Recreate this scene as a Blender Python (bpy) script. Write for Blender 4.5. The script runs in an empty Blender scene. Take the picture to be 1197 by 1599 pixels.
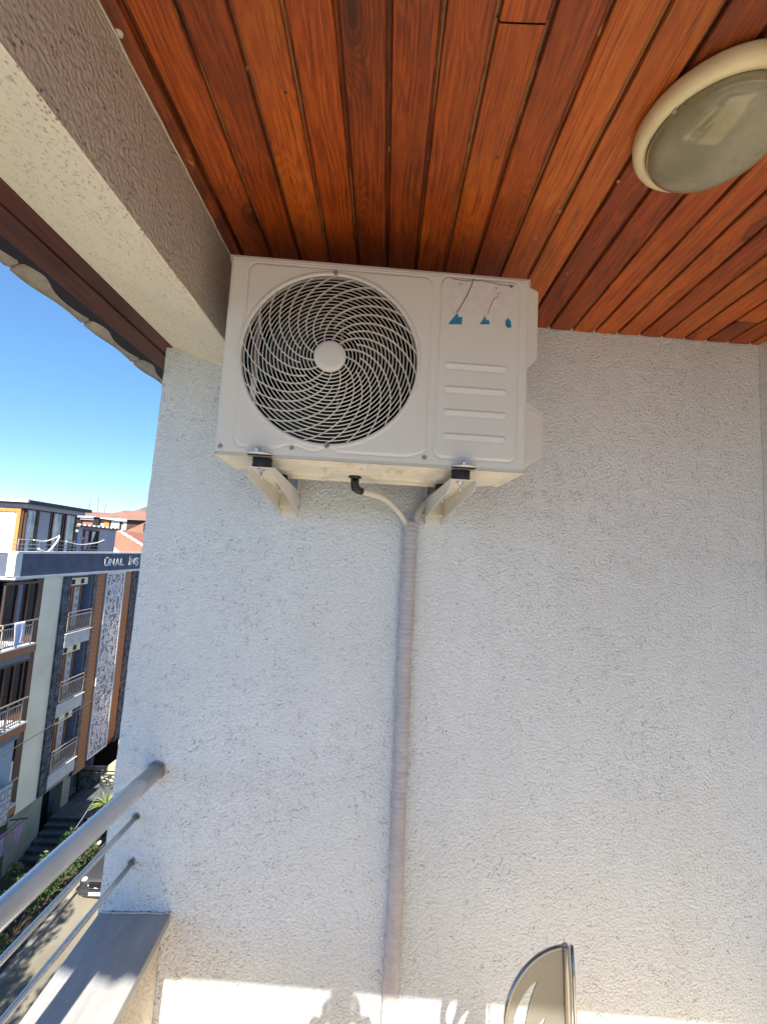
import bpy, bmesh, math, random
import numpy as np
from mathutils import Vector, Matrix
R = math.radians
random.seed(7)
S = bpy.context.scene
COL = S.collection

# ------------------------------------------------------------------ camera, sky, sun, exposure
cam = bpy.data.cameras.new("camera"); camo = bpy.data.objects.new("camera", cam); COL.objects.link(camo)
cam.sensor_fit = 'HORIZONTAL'; cam.sensor_width = 36.0; cam.lens = 36.0 * 680 / 1197
cam.clip_start = 0.02; cam.clip_end = 6000
rot = Matrix(((0.99719167, -0.05749771, -0.04798735), (-0.05335308, -0.0957432, -0.9939752), (0.05255684, 0.99374406, -0.098542)))
camo.matrix_world = Matrix.Translation((0, 0, 1.75)) @ rot.to_4x4()
S.camera = camo
SUN = Vector((-.015, 1.0, -.92)).normalized()          # direction the sunlight travels
ELEV = math.asin(-SUN.z)
world = bpy.data.worlds.new("World"); S.world = world; world.use_nodes = True
wn = world.node_tree.nodes; wl_ = world.node_tree.links
sky = wn.new('ShaderNodeTexSky'); sky.sky_type = 'NISHITA'; sky.sun_disc = False
sky.sun_elevation = ELEV; sky.sun_rotation = math.atan2(-SUN.x, -SUN.y)
sky.altitude = 3000; sky.air_density = 0.72; sky.dust_density = 0.0; sky.ozone_density = 1.4
bg = wn['Background']; bg.inputs['Strength'].default_value = 0.15
gm = wn.new('ShaderNodeGamma'); gm.inputs[1].default_value = 0.62
hs = wn.new('ShaderNodeHueSaturation'); hs.inputs['Saturation'].default_value = 1.48; hs.inputs['Value'].default_value = 1.15
wl_.new(sky.outputs[0], gm.inputs[0]); wl_.new(gm.outputs[0], hs.inputs['Color']); wl_.new(hs.outputs[0], bg.inputs[0])
sl = bpy.data.lights.new("sun", 'SUN'); sl.energy = 4.6; sl.angle = R(0.53); sl.color = (1.0, 0.94, 0.80)
so = bpy.data.objects.new("sun", sl); COL.objects.link(so); so.location = (2, -20, 25)
so.rotation_euler = SUN.to_track_quat('-Z', 'Y').to_euler()
S.view_settings.view_transform = 'Standard'; S.view_settings.look = 'None'
S.view_settings.exposure = 1.6; S.view_settings.gamma = 1.0; S.view_settings.use_curve_mapping = False
S.render.engine = 'CYCLES'
S.cycles.max_bounces = 8; S.cycles.diffuse_bounces = 6

# ------------------------------------------------------------------ materials
MATS = {}
class NT:
    def __init__(s, name):
        s.m = bpy.data.materials.new(name); s.m.use_nodes = True; s.t = s.m.node_tree
        s.b = s.t.nodes['Principled BSDF']; MATS[name] = s.m
        s.co = s.n('ShaderNodeTexCoord').outputs['Object']
    def n(s, typ, ins=None, **kw):
        nd = s.t.nodes.new(typ)
        for k, v in kw.items(): setattr(nd, k, v)
        for k, v in (ins or {}).items():
            if isinstance(v, bpy.types.NodeSocket): s.t.links.new(v, nd.inputs[k])
            else: nd.inputs[k].default_value = v
        return nd
    def map(s, scale=(1, 1, 1), off=None, src=None):
        nd = s.n('ShaderNodeMapping', {'Vector': src or s.co, 'Scale': scale})
        if off is not None: s.t.links.new(off, nd.inputs['Location'])
        return nd.outputs[0]
    def noise(s, scale, detail=4, rough=.55, vec=None, dist=0):
        return s.n('ShaderNodeTexNoise', {'Vector': vec or s.co, 'Scale': scale, 'Detail': detail, 'Roughness': rough, 'Distortion': dist}).outputs[0]
    def ramp(s, f, stops, interp='LINEAR'):
        nd = s.n('ShaderNodeValToRGB', {'Fac': f}); cr = nd.color_ramp; cr.interpolation = interp
        while len(cr.elements) < len(stops): cr.elements.new(.5)
        for e, (p, c) in zip(cr.elements, stops):
            e.position = p; e.color = (c, c, c, 1) if isinstance(c, (int, float)) else (*c, 1)
        return nd.outputs[0]
    def mix(s, f, a, b, mode='MIX'):
        nd = s.n('ShaderNodeMix', data_type='RGBA', blend_type=mode)
        for k, v in ((0, f), (6, a), (7, b)):
            if isinstance(v, bpy.types.NodeSocket): s.t.links.new(v, nd.inputs[k])
            elif k == 0: nd.inputs[0].default_value = v
            else: nd.inputs[k].default_value = (*v, 1)
        return nd.outputs[2]
    def math(s, op, a, b=0.0, c=None):
        nd = s.n('ShaderNodeMath', operation=op)
        for i, v in enumerate((a, b) if c is None else (a, b, c)):
            if isinstance(v, bpy.types.NodeSocket): s.t.links.new(v, nd.inputs[i])
            else: nd.inputs[i].default_value = v
        return nd.outputs[0]
    def bump(s, h, strength, dist, prev=None):
        nd = s.n('ShaderNodeBump', {'Height': h, 'Strength': strength, 'Distance': dist})
        if prev is not None: s.t.links.new(prev, nd.inputs['Normal'])
        return nd.outputs[0]
    def out(s, col=None, rough=.5, metal=0., normal=None, **kw):
        for k, v in {'Base Color': col, 'Roughness': rough, 'Metallic': metal, 'Normal': normal, **kw}.items():
            if v is None: continue
            if isinstance(v, bpy.types.NodeSocket): s.t.links.new(v, s.b.inputs[k])
            else: s.b.inputs[k].default_value = (*v, 1) if isinstance(v, tuple) else v
        return s.m

def simple(name, col, rough=.5, metal=0., var=.12, vs=6., bump=0., bs=60., bd=.002, **kw):
    t = NT(name); f = t.noise(vs, 5)
    c2 = tuple(max(0, c * (1 - 2 * var)) for c in col); c3 = tuple(min(1, c * (1 + var)) for c in col)
    c = t.ramp(f, [(.3, c2), (.7, c3)])
    nm = t.bump(t.noise(bs, 3), bump, bd) if bump else None
    return t.out(c, rough, metal, nm, **kw)

def plaster(name, c1, c2, spk, thr=.34, bs=185., bstr=1., pit=.585, bd=.0075):
    t = NT(name)
    base = t.ramp(t.noise(1.3, 6), [(.3, c1), (.75, c2)])
    vor = t.n('ShaderNodeTexVoronoi', {'Vector': t.map((1, 1, 1)), 'Scale': 130., 'Randomness': 1.}).outputs['Distance']
    sel = t.math('ADD', t.noise(38, 3, .7), t.math('MULTIPLY', t.math('SUBTRACT', t.noise(1.6, 3, .6), .5), .35))
    m1 = t.math('MULTIPLY', t.ramp(vor, [(.06, 1.), (thr, 0.)]), t.ramp(sel, [(pit - .06, 0.), (pit + .06, 1.)]))
    streak = t.ramp(t.noise(2.2, 6, .7, t.map((2.5, 2.5, .5))), [(.45, 0.), (.8, .35)])
    col = t.mix(m1, base, spk)  # specks: dark dirt, with occlusion of the pits put into the colour
    col = t.mix(streak, col, tuple(x * .82 for x in c1))
    st_ = t.ramp(t.noise(1.1, 7, .72, t.map((1.6, 1.6, 1.))), [(.52, 0.), (.72, .30)])
    col = t.mix(st_, col, (c1[0] * .95, c1[1] * .84, c1[2] * .70))
    n1 = t.noise(bs, 3, .6); n2 = t.noise(bs * .55, 2, .45)
    vb = t.n('ShaderNodeTexVoronoi', {'Vector': t.co, 'Scale': bs * .75, 'Randomness': 1.}, feature='SMOOTH_F1').outputs['Distance']
    h = t.math('ADD', t.math('MULTIPLY', n1, .28), t.math('ADD', t.math('MULTIPLY', n2, .34), t.math('MULTIPLY', vb, -.62)))
    h = t.math('SUBTRACT', h, t.math('MULTIPLY', m1, .9))
    nm = t.bump(h, bstr, bd)
    return t.out(col, .92, 0., nm)

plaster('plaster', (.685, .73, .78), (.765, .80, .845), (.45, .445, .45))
plaster('plaster_beam', (.50, .43, .37), (.58, .50, .43), (.28, .22, .17), thr=.34, bs=150, bstr=1., pit=.62, bd=.008)  # inner face of the beam, its shade put into the taupe
plaster('plaster_soffit_lit', (.80, .73, .62), (.86, .80, .70), (.40, .25, .15), thr=.38, bs=150, bstr=.6, pit=.50, bd=.006)  # underside: bounce light put into the paler cream, specks are its own
plaster('plaster_low', (.62, .55, .47), (.70, .62, .54), (.30, .2, .15), thr=.34, bs=150, bstr=1.)  # parapet plaster, brown bounce glow put into the colour

def wood_board():
    t = NT('stained_board')
    oi = t.n('ShaderNodeObjectInfo').outputs['Random']
    off = t.n('ShaderNodeCombineXYZ', {'X': t.math('MULTIPLY', oi, 37.), 'Y': t.math('MULTIPLY', oi, 91.), 'Z': t.math('MULTIPLY', oi, 13.)}).outputs[0]
    p = t.map((1, 1, 1), off)
    warp = t.noise(2.2, 2, .5, t.map((3, .8, 1), None, p))
    pw = t.n('ShaderNodeVectorMath', {0: p, 1: t.n('ShaderNodeCombineXYZ', {'X': t.math('MULTIPLY', warp, .16)}).outputs[0]}, operation='ADD').outputs[0]
    # knots
    v = t.n('ShaderNodeTexVoronoi', {'Vector': t.map((9, 3.4, 1), None, pw), 'Scale': 1., 'Randomness': 1.}).outputs
    kn = v['Distance']
    ksel = t.math('GREATER_THAN', t.n('ShaderNodeSeparateColor', {0: v['Color']}).outputs[0], .50)
    ring = t.math('MULTIPLY', t.math('POWER', t.math('MAXIMUM', t.math('SUBTRACT', .62, kn), 0.), 2.), t.math('MULTIPLY', ksel, 1.1))
    sx = t.n('ShaderNodeSeparateXYZ', {0: pw}).outputs
    g = t.math('ADD', t.math('MULTIPLY', sx[0], 46.), t.math('MULTIPLY', ring, 26.))
    g = t.math('ADD', g, t.math('MULTIPLY', t.noise(3., 3, .5, t.map((6, .5, 1), None, p)), 7.))
    band = t.math('MULTIPLY_ADD', t.math('SINE', t.math('MULTIPLY', g, 6.0)), .5, .5)
    fine = t.noise(60, 4, .65, t.map((9, .35, 1), None, p))
    patch = t.noise(3.5, 4, .6, t.map((2.5, .9, 1), None, p))
    f = t.math('ADD', t.math('MULTIPLY', band, .11), t.math('MULTIPLY', fine, .62))
    f = t.math('ADD', f, t.math('MULTIPLY', patch, .42))
    f = t.math('ADD', f, t.math('MULTIPLY', t.math('SUBTRACT', oi, .5), .26))
    col = t.ramp(f, [(.28, (.10, .016, .002)), (.46, (.31, .052, .004)), (.62, (.50, .096, .007)), (.85, (.68, .19, .020))])
    kd = t.math('MULTIPLY', t.ramp(kn, [(.07, .9), (.12, .35), (.17, .75), (.21, .15), (.34, 0.)]), ksel)
    col = t.mix(kd, col, (.035, .010, .005))
    dk = t.ramp(t.noise(24, 4, .7, t.map((10, .25, 1), None, p)), [(.50, 0.), (.66, .75)])
    col = t.mix(dk, col, (.07, .014, .004))
    col = t.mix(t.ramp(t.noise(1.7, 4, .6, t.map((1.5, 1, 1), None, p)), [(.40, 0.), (.70, .55)]), col, (.12, .026, .006))
    # grooves: darker along the board edges, some worn to bare wood
    ox = t.math('ABSOLUTE', t.n('ShaderNodeSeparateXYZ', {0: t.co}).outputs[0])
    edge = t.ramp(t.math('MULTIPLY', ox, 10.), [(.395, 0.), (.425, 1.)])
    en = t.noise(9, 5, .7, t.map((2, 1, 1), None, p))
    col = t.mix(t.math('MULTIPLY', edge, t.ramp(en, [(.35, .85), (.6, .35)])), col, (.05, .017, .008))
    tong = t.ramp(t.math('MULTIPLY', ox, 10.), [(.432, 0.), (.446, 1.)])
    wear = t.math('MULTIPLY', tong, t.ramp(t.math('ADD', t.noise(5, 6, .75, t.map((1, .5, 1), None, p)), t.math('MULTIPLY', oi, .22)), [(.60, 0.), (.70, .85)]))
    col = t.mix(wear, col, (.42, .20, .08))
    chip = t.math('MULTIPLY', edge, t.ramp(t.noise(26, 3, .6, t.map((1, .5, 1), None, p)), [(.68, 0.), (.71, 1.)]))
    col = t.mix(chip, col, (.48, .24, .10))
    hh = t.math('ADD', t.math('MULTIPLY', fine, 1.), t.math('MULTIPLY', band, .3))
    t.out(col, t.ramp(fine, [(.3, .38), (.7, .56)]), 0., t.bump(hh, .35, .002))
wood_board()

def wood(name, c1, c2, rough=.55, axis=1, bump=.3):
    t = NT(name)
    sc = [14., 14., 14.]; sc[axis] = 1.
    n1 = t.noise(4, 5, .65, t.map(tuple(sc))); n2 = t.noise(1.5, 3)
    c = t.ramp(t.math('ADD', t.math('MULTIPLY', n1, .7), t.math('MULTIPLY', n2, .3)), [(.35, c1), (.65, c2)])
    return t.out(c, rough, 0., t.bump(n1, bump, .003))
wood('dark_wood', (.045, .013, .009), (.13, .036, .024))
wood('cladding_wood', (.24, .085, .03), (.40, .16, .06))
wood('orange_wood', (.45, .16, .04), (.62, .25, .07), axis=2)
wood('brown_frame', (.05, .022, .014), (.10, .045, .03), axis=2)

simple('ac_paint', (.73, .72, .67), .42, var=.012, vs=3, bump=.02, bs=900, bd=.0004)
simple('ac_pan', (.75, .72, .66), .5, var=.03, vs=14, bump=.05, bs=120)
simple('grille_plastic', (.70, .69, .655), .38, var=.015)
simple('fan_dark', (.010, .013, .010), .5, var=.1)
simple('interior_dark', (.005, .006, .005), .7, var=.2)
simple('coil_fins', (.02, .021, .022), .6, .2, var=.2)
simple('bracket_paint', (.76, .74, .70), .35, var=.03, vs=20)
simple('rubber', (.010, .011, .016), .6, var=.2)
simple('zinc', (.62, .62, .60), .28, .95, var=.12, vs=40)
simple('screw_metal', (.35, .35, .36), .35, .9)
simple('black_plastic', (.02, .021, .021), .42)
simple('hose_white', (.70, .68, .63), .45, var=.04)
simple('hose_grey', (.47, .46, .45), .5, var=.06)
def wrap():
    t = NT('vinyl_wrap')
    n = t.noise(14, 4, .6, t.map((1, 1, 2.5)))
    c = t.ramp(n, [(.3, (.42, .39, .41)), (.7, (.53, .495, .515))])
    w = t.noise(60, 3, .6, t.map((.6, .6, 3.)))
    t.out(c, .34, 0., t.bump(w, .35, .002))
wrap()
simple('sticker_film', (.74, .71, .685), .3, var=.05, vs=40)
simple('sticker_blue', (.012, .25, .44), .35, var=.2, vs=80)
simple('sticker_tear', (.13, .14, .19), .5, var=.3, vs=60)
simple('lamp_cream', (.80, .69, .45), .38, var=.05, vs=18, bump=.05, bs=80)
def lampglass():
    t = NT('lamp_glass')
    dirt = t.ramp(t.noise(9, 5, .65), [(.35, (.27, .245, .15)), (.62, (.40, .37, .26)), (.8, (.13, .11, .06))])
    t.out(dirt, .12, 0., None, **{'Transmission Weight': .15, 'Coat Weight': .6, 'Coat Roughness': .04, 'IOR': 1.45})
lampglass()
simple('rail_steel', (.58, .59, .60), .26, .7, var=.05, vs=9, bump=.05, bs=200, bd=.0006)
def sillm():
    t = NT('sill_stone')
    v = t.noise(6, 6, .65, t.map((2.2, .5, 1)), 1.5)
    s = t.noise(90, 3, .6)
    c = t.ramp(v, [(.3, (.28, .275, .28)), (.7, (.37, .37, .375))])
    c = t.mix(t.ramp(s, [(.62, 0.), (.74, .35)]), c, (.62, .62, .62))
    t.out(c, .5, 0., t.bump(s, .15, .001))
sillm()
simple('nail_filler', (.40, .22, .13), .8, var=.3, vs=120)
simple('grime', (.10, .075, .055), .9, var=.4, vs=90)
simple('grime_ring', (.40, .37, .34), .9, var=.4, vs=70, bump=.5, bs=150)
simple('caulk', (.70, .64, .56), .7, var=.1, vs=60, bump=.6, bs=120, bd=.003)
simple('chair_steel', (.27, .26, .24), .38, .6, var=.07, vs=5)
simple('chair_tube', (.34, .33, .32), .20, .95, var=.05)
def tilem():
    t = NT('roof_tile')
    c = t.ramp(t.noise(8, 6, .7), [(.3, (.24, .21, .19)), (.6, (.46, .42, .37)), (.8, (.58, .55, .50))])
    t.out(c, .85, 0., t.bump(t.noise(60, 4), .5, .003))
tilem()
simple('gap_shade_navy', (.022, .022, .04), .8)
simple('floor_tile', (.62, .49, .31), .55, var=.06, vs=3)
simple('cement', (.42, .40, .37), .9, var=.12, vs=2, bump=.3, bs=40)
simple('skin', (.50, .30, .21), .55, var=.04)
simple('shirt_cloth', (.16, .18, .23), .9, var=.1, bump=.3, bs=300)
simple('trouser_cloth', (.05, .06, .09), .9, var=.1)
simple('hair_dark', (.02, .014, .01), .6)
simple('phone_black', (.012, .012, .014), .12)
# opposite building and street
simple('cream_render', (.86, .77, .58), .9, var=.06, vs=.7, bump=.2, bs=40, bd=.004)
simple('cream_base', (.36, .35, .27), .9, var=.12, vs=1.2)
simple('parapet_blue', (.085, .10, .15), .85, var=.15, vs=1.5, bump=.2, bs=30, bd=.004)
simple('grey_blue', (.17, .20, .27), .8, var=.1)
simple('white_trim', (.62, .62, .64), .7, var=.06, vs=3)
simple('panel_white', (.55, .54, .53), .8, var=.07, vs=3)
simple('slate', (.095, .10, .125), .8, var=.45, vs=4, bump=.6, bs=14, bd=.02)
simple('slate_brown', (.16, .14, .135), .8, var=.35, vs=5, bump=.6, bs=14, bd=.02)
simple('lattice_paint', (.78, .72, .69), .7, var=.06)
simple('lattice_back', (.30, .29, .31), .9)
simple('balcony_rail', (.42, .40, .36), .4, .4)
simple('dark_glass', (.012, .02, .035), .06, 0, var=.3, vs=1.5)
simple('room_glass', (.17, .185, .20), .05, .35, var=.5, vs=1.1)
simple('curtain', (.62, .62, .62), .9, var=.10, vs=8)
simple('curtain_sunlit', (.62, .50, .30), .9, var=.12, vs=8)  # sunlight on one curtain, painted as gold cloth
simple('towel', (.52, .56, .74), .95, var=.06, vs=10)
simple('pink_cloth', (.42, .24, .33), .95, var=.1, vs=9)
simple('grey_cloth', (.28, .28, .33), .95, var=.1, vs=9)
def carpetm():
    t = NT('carpet_pattern')
    v = t.n('ShaderNodeTexWave', {'Vector': t.map((0, .9, .9)), 'Scale': 1.2, 'Distortion': 0.}, bands_direction='Y').outputs[1]
    v2 = t.n('ShaderNodeTexVoronoi', {'Vector': t.map((0, 3.2, 2.2)), 'Scale': 1., 'Randomness': 0.}, feature='DISTANCE_TO_EDGE').outputs[0]
    t.out(t.ramp(v2, [(.06, (.50, .50, .50)), (.12, (.26, .27, .30)), (.3, (.30, .31, .34)), (.34, (.52, .52, .52))]), .95)
carpetm()
simple('pale_blue_wall', (.30, .38, .47), .8, var=.05)
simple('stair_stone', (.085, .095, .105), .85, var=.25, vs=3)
simple('porch_wood', (.06, .025, .02), .6)
simple('iron_black', (.012, .012, .014), .45, .3)
simple('tyre', (.015, .015, .016), .85)
def asphalt():
    t = NT('asphalt')
    a = t.noise(.35, 6, .6); b = t.noise(40, 4, .7)
    c = t.ramp(t.math('ADD', t.math('MULTIPLY', a, .6), t.math('MULTIPLY', b, .4)), [(.35, (.15, .13, .10)), (.65, (.27, .24, .19))])
    t.out(c, .95, 0., t.bump(b, .5, .01))
asphalt()
def dirt():
    t = NT('earth')
    c = t.ramp(t.noise(1.2, 7, .7), [(.35, (.05, .042, .03)), (.6, (.11, .09, .06)), (.8, (.06, .08, .035))])
    t.out(c, 1., 0., t.bump(t.noise(14, 5), .7, .04))
dirt()
simple('kerb_stone', (.26, .235, .215), .9, var=.12, vs=2)
def leafm(name, a, b):
    t = NT(name)
    rnd = t.n('ShaderNodeNewGeometry').outputs['Random Per Island']
    t.out(t.ramp(rnd, [(0., a), (1., b)]), .5, 0., None, **{'Subsurface Weight': 0.})
    return t
leafm('leaf_dark', (.018, .045, .012), (.06, .12, .03))
leafm('leaf_mid', (.05, .10, .025), (.13, .19, .05))
leafm('leaf_palm', (.12, .17, .04), (.24, .28, .08))
simple('bark', (.09, .065, .045), .95, var=.3, vs=12, bump=.8, bs=30, bd=.01)
simple('car_paint', (.085, .088, .095), .25, .6, var=.03, **{'Coat Weight': .8})
simple('car_glass', (.02, .024, .028), .04)
simple('headlight', (.62, .64, .66), .1)
simple('plate_white', (.75, .76, .80), .5, var=.02)
simple('chrome', (.6, .6, .6), .15, 1.)
def farroof(name, a, b, ax):
    t = NT(name)
    w = t.n('ShaderNodeTexWave', {'Vector': t.co, 'Scale': 1.4, 'Distortion': .4}, bands_direction=ax).outputs[1]
    c = t.ramp(t.noise(.8, 6, .7), [(.3, a), (.7, b)])
    t.out(c, .85, 0., t.bump(w, .6, .05))
farroof('far_tile', (.20, .10, .075), (.30, .155, .115), 'X')
farroof('red_tile', (.22, .085, .055), (.32, .125, .08), 'X')
simple('far_ridge', (.15, .105, .09), .9, var=.15, vs=.8)
simple('far_wall', (.50, .40, .36), .9, var=.1, vs=.5)
simple('far_wall_red', (.30, .12, .09), .9, var=.1, vs=.5)
simple('grey_render', (.33, .34, .40), .9, var=.06, vs=.8)
simple('far_white', (.66, .66, .66), .8, var=.05)
simple('cable_black', (.02, .02, .022), .6)

# ------------------------------------------------------------------ mesh builder
class MB:
    def __init__(s): s.v = []; s.f = []; s.sm = []
    def add(s, vs, fs, smooth=False):
        o = len(s.v); s.v += [tuple(v) for v in vs]
        for f in fs: s.f.append(tuple(i + o for i in f)); s.sm.append(smooth)
        return s
    def box(s, a, b, ch=0.):
        x0, y0, z0 = a; x1, y1, z1 = b
        vs = [(x0, y0, z0), (x1, y0, z0), (x1, y1, z0), (x0, y1, z0), (x0, y0, z1), (x1, y0, z1), (x1, y1, z1), (x0, y1, z1)]
        return s.add(vs, [(0, 3, 2, 1), (4, 5, 6, 7), (0, 1, 5, 4), (1, 2, 6, 5), (2, 3, 7, 6), (3, 0, 4, 7)])
    def prism(s, poly, d, caps=True):      # poly: list of 3d points (closed), d: extrusion vector
        n = len(poly); d = Vector(d); P = [Vector(p) for p in poly]
        vs = P + [p + d for p in P]
        fs = [(i, (i + 1) % n, n + (i + 1) % n, n + i) for i in range(n)]
        if caps: fs += [tuple(range(n - 1, -1, -1)), tuple(range(n, 2 * n))]
        return s.add(vs, fs)
    def tube(s, pts, r, seg=12, caps=True, smooth=True, closed=False):
        P = [Vector(p) for p in pts]; n = len(P)
        rr = r if isinstance(r, (list, tuple)) else [r] * n
        T = []
        for i in range(n):
            if closed: T.append((P[(i + 1) % n] - P[i - 1]).normalized())
            else: T.append((P[min(i + 1, n - 1)] - P[max(i - 1, 0)]).normalized())
        u = T[0].orthogonal().normalized(); vs = []
        for i in range(n):
            u = (u - T[i] * u.dot(T[i])).normalized(); w = T[i].cross(u)
            for k in range(seg):
                a = 2 * math.pi * k / seg
                vs.append(P[i] + (u * math.cos(a) + w * math.sin(a)) * rr[i])
        fs = []
        for i in range(n if closed else n - 1):
            j = (i + 1) % n
            for k in range(seg):
                l = (k + 1) % seg
                fs.append((i * seg + k, i * seg + l, j * seg + l, j * seg + k))
        s.add(vs, fs, smooth)
        if caps and not closed:
            o = len(s.v) - n * seg
            s.f.append(tuple(o + k for k in range(seg - 1, -1, -1))); s.sm.append(False)
            s.f.append(tuple(o + (n - 1) * seg + k for k in range(seg))); s.sm.append(False)
        return s
    def lathe(s, prof, c, axis=(0, 0, 1), seg=48, smooth=True, sy=1.0):   # prof: (radius, height along axis)
        ax = Vector(axis).normalized(); u = ax.orthogonal().normalized(); w = ax.cross(u); c = Vector(c); vs = []
        for r, h in prof:
            for k in range(seg):
                a = 2 * math.pi * k / seg
                vs.append(c + ax * h + (u * math.cos(a) + w * math.sin(a) * sy) * r)
        fs = [(i * seg + k, i * seg + (k + 1) % seg, (i + 1) * seg + (k + 1) % seg, (i + 1) * seg + k) for i in range(len(prof) - 1) for k in range(seg)]
        return s.add(vs, fs, smooth)
    def bolt(s, c, axis, r, h):
        ax = Vector(axis).normalized()
        s.lathe([(0, -h * .1), (r, -h * .1), (r, h * .7), (r * .8, h), (0, h)], c, axis, 6, False)
        return s

WL = {}
def link(o, parent=None):
    COL.objects.link(o)
    if parent is not None:
        o.parent = parent
        o.matrix_parent_inverse = Matrix.Translation(-WL.get(parent.name, Vector()))
    return o
def obj(name, mb, mat, parent=None, label=None, cat=None, group=None, kind=None, bevel=0., origin=None, solid=None):
    me = bpy.data.meshes.new(name)
    vs = mb.v
    if origin is not None: vs = [(v[0] - origin[0], v[1] - origin[1], v[2] - origin[2]) for v in vs]
    me.from_pydata(vs, [], mb.f); me.polygons.foreach_set('use_smooth', mb.sm)
    me.validate()
    bm = bmesh.new(); bm.from_mesh(me); bmesh.ops.recalc_face_normals(bm, faces=bm.faces); bm.to_mesh(me); bm.free()
    me.materials.append(MATS[mat]); me.update()
    o = bpy.data.objects.new(name, me); link(o, parent)
    if origin is not None: o.location = origin; WL[o.name] = Vector(origin)
    if bevel:
        b = o.modifiers.new('bevel', 'BEVEL'); b.width = bevel; b.segments = 2; b.limit_method = 'ANGLE'; b.angle_limit = R(40)
    tag(o, label, cat, group, kind)
    return o
def tag(o, label=None, cat=None, group=None, kind=None):
    if label: o['label'] = label
    if cat: o['category'] = cat
    if group: o['group'] = group
    if kind: o['kind'] = kind
def thing(name, loc, label, cat, group=None):
    o = bpy.data.objects.new(name, None); o.empty_display_size = .1; COL.objects.link(o); o.location = loc
    WL[o.name] = Vector(loc); tag(o, label, cat, group); return o
def copy_tree(o, parent=None):
    c = o.copy(); COL.objects.link(c)
    if parent is not None: c.parent = parent
    for ch in list(o.children): copy_tree(ch, c)
    return c
def bx(name, a, b, mat, parent=None, **kw): return obj(name, MB().box(a, b), mat, parent, **kw)

# ------------------------------------------------------------------ balcony shell
YW = 1.65
SK = .055                                      # the ceiling boards and the beam run slightly askew to the wall
# end wall that carries the unit, subdivided edge a little uneven
w = MB()
zs = [0.44 + i * .06 for i in range(35)] + [2.53]
rnd = random.Random(3)
left = []
for z in zs:
    left.append((-.818 + .028 * (z - .5) / 2 + rnd.uniform(-.0018, .0018), z))
poly = [(x, YW, z) for x, z in left] + [(-.45, YW, 2.42), (-.45, YW, 2.72), (1.62, YW, 2.72), (1.62, YW, -.02), (-.80, YW, -.02)]
w.prism(poly, (0, .25, 0))
obj('end_wall', w, 'plaster', label='rough white plastered end wall of the balcony behind the air conditioner', cat='wall', bevel=.004)
bx('house_wall', (1.60, -1.0, -.02), (1.85, YW - .002, 2.72), 'plaster', label='shaded plastered house wall at the right edge of the balcony', cat='wall')
# ceiling of boards
ceil = bpy.data.objects.new('ceiling', None); COL.objects.link(ceil); tag(ceil, kind='structure'); WL['ceiling'] = Vector()
bx('backing', (-.75, -.98, 2.7135), (1.70, YW + .2, 2.74), 'dark_wood', ceil)
PITCH = .0945
def board_mesh(L, nm='ceiling_board'):
    h = PITCH / 2 - .0003
    pr = [(-h, .011), (-h + .0035, .011), (-h + .0045, .004), (-h + .0075, .0), (-h + .03, -.0004), (h - .03, -.0004), (h - .0075, .0), (h - .0045, .004), (h - .0035, .011), (h, .011)]
    mb = MB(); n = len(pr)
    mb.add([(x, 0, z) for x, z in pr] + [(x, L, z) for x, z in pr], [(i, i + 1, n + i + 1, n + i) for i in range(n - 1)])
    top = [(-h, 0, .012), (h, 0, .012)]
    me = bpy.data.meshes.new(nm); me.from_pydata(mb.v, [], mb.f); me.materials.append(MATS['stained_board']); return me
full = board_mesh(2.70); ang = -math.atan(SK)
def place_board(x_at0, y0, me, nm='ceiling_board'):
    o = bpy.data.objects.new(nm, me); o.parent = ceil; COL.objects.link(o)
    o.location = (x_at0 + SK * y0, y0, 2.70 + rnd.uniform(-.0008, .0008)); o.rotation_euler = (rnd.uniform(-.0006, .0006), rnd.uniform(-.008, .008), ang)
    return o
X0 = -.513                                     # first groove, measured at y = 0
splits = {7: .672, 11: -.2, 15: .4, 19: 1.50, 21: 1.45, 3: -.3}
for k in range(-1, 24):
    xc = X0 + PITCH * (k + .5)
    if k in splits:
        ys = splits[k]; place_board(xc, -.985, board_mesh(ys - .0006 + .985)); place_board(xc, ys + .0006, board_mesh(YW - ys + .02))
    else: place_board(xc, -.985, full)
tr = MB()
def xin(y): return -.468 + .062 * (y - 1.35)
tr.prism([(xin(-.98), -.98, 2.699), (xin(-.98) + .028, -.98, 2.699), (xin(-.98) + .028, -.98, 2.688), (xin(-.98) + .012, -.98, 2.682), (xin(-.98), -.98, 2.680)],
         (xin(YW) - xin(-.98), YW + .98, 0))
obj('ceiling_moulding', tr, 'stained_board', ceil, origin=(xin(0), 0, 2.69))
# beam of plaster along the open side
def xout(y): return -.785 + .055 * (y - 1.25)
b = MB()
n = 40; ring = []
for i in range(n + 1):
    y = -.62 + (YW - .001 + .62) * i / n
    j = rnd.uniform(-.0008, .0008)
    ring.append([(xin(y) + j, y, 2.7), (xin(y) + j, y, 2.404), (xin(y) - .004 + j, y, 2.4005), (xout(y), y, 2.503), (xout(y) - .06, y, 2.60), (xout(y) - .06, y, 2.80), (xin(y), y, 2.80)])
vs = [p for r_ in ring for p in r_]
fs = [(i * 7 + k, i * 7 + (k + 1) % 7, (i + 1) * 7 + (k + 1) % 7, (i + 1) * 7 + k) for i in range(n) for k in range(7)]
b.add(vs, fs + [tuple(range(7)), tuple(n * 7 + k for k in range(6, -1, -1))])
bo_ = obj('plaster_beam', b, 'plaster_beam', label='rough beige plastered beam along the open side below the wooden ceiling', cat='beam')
bo_.data.materials.append(MATS['plaster_soffit_lit'])
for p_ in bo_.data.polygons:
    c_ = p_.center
    if 2.401 < c_.z < 2.502 and p_.normal.z < -.5: p_.material_index = 1
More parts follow.
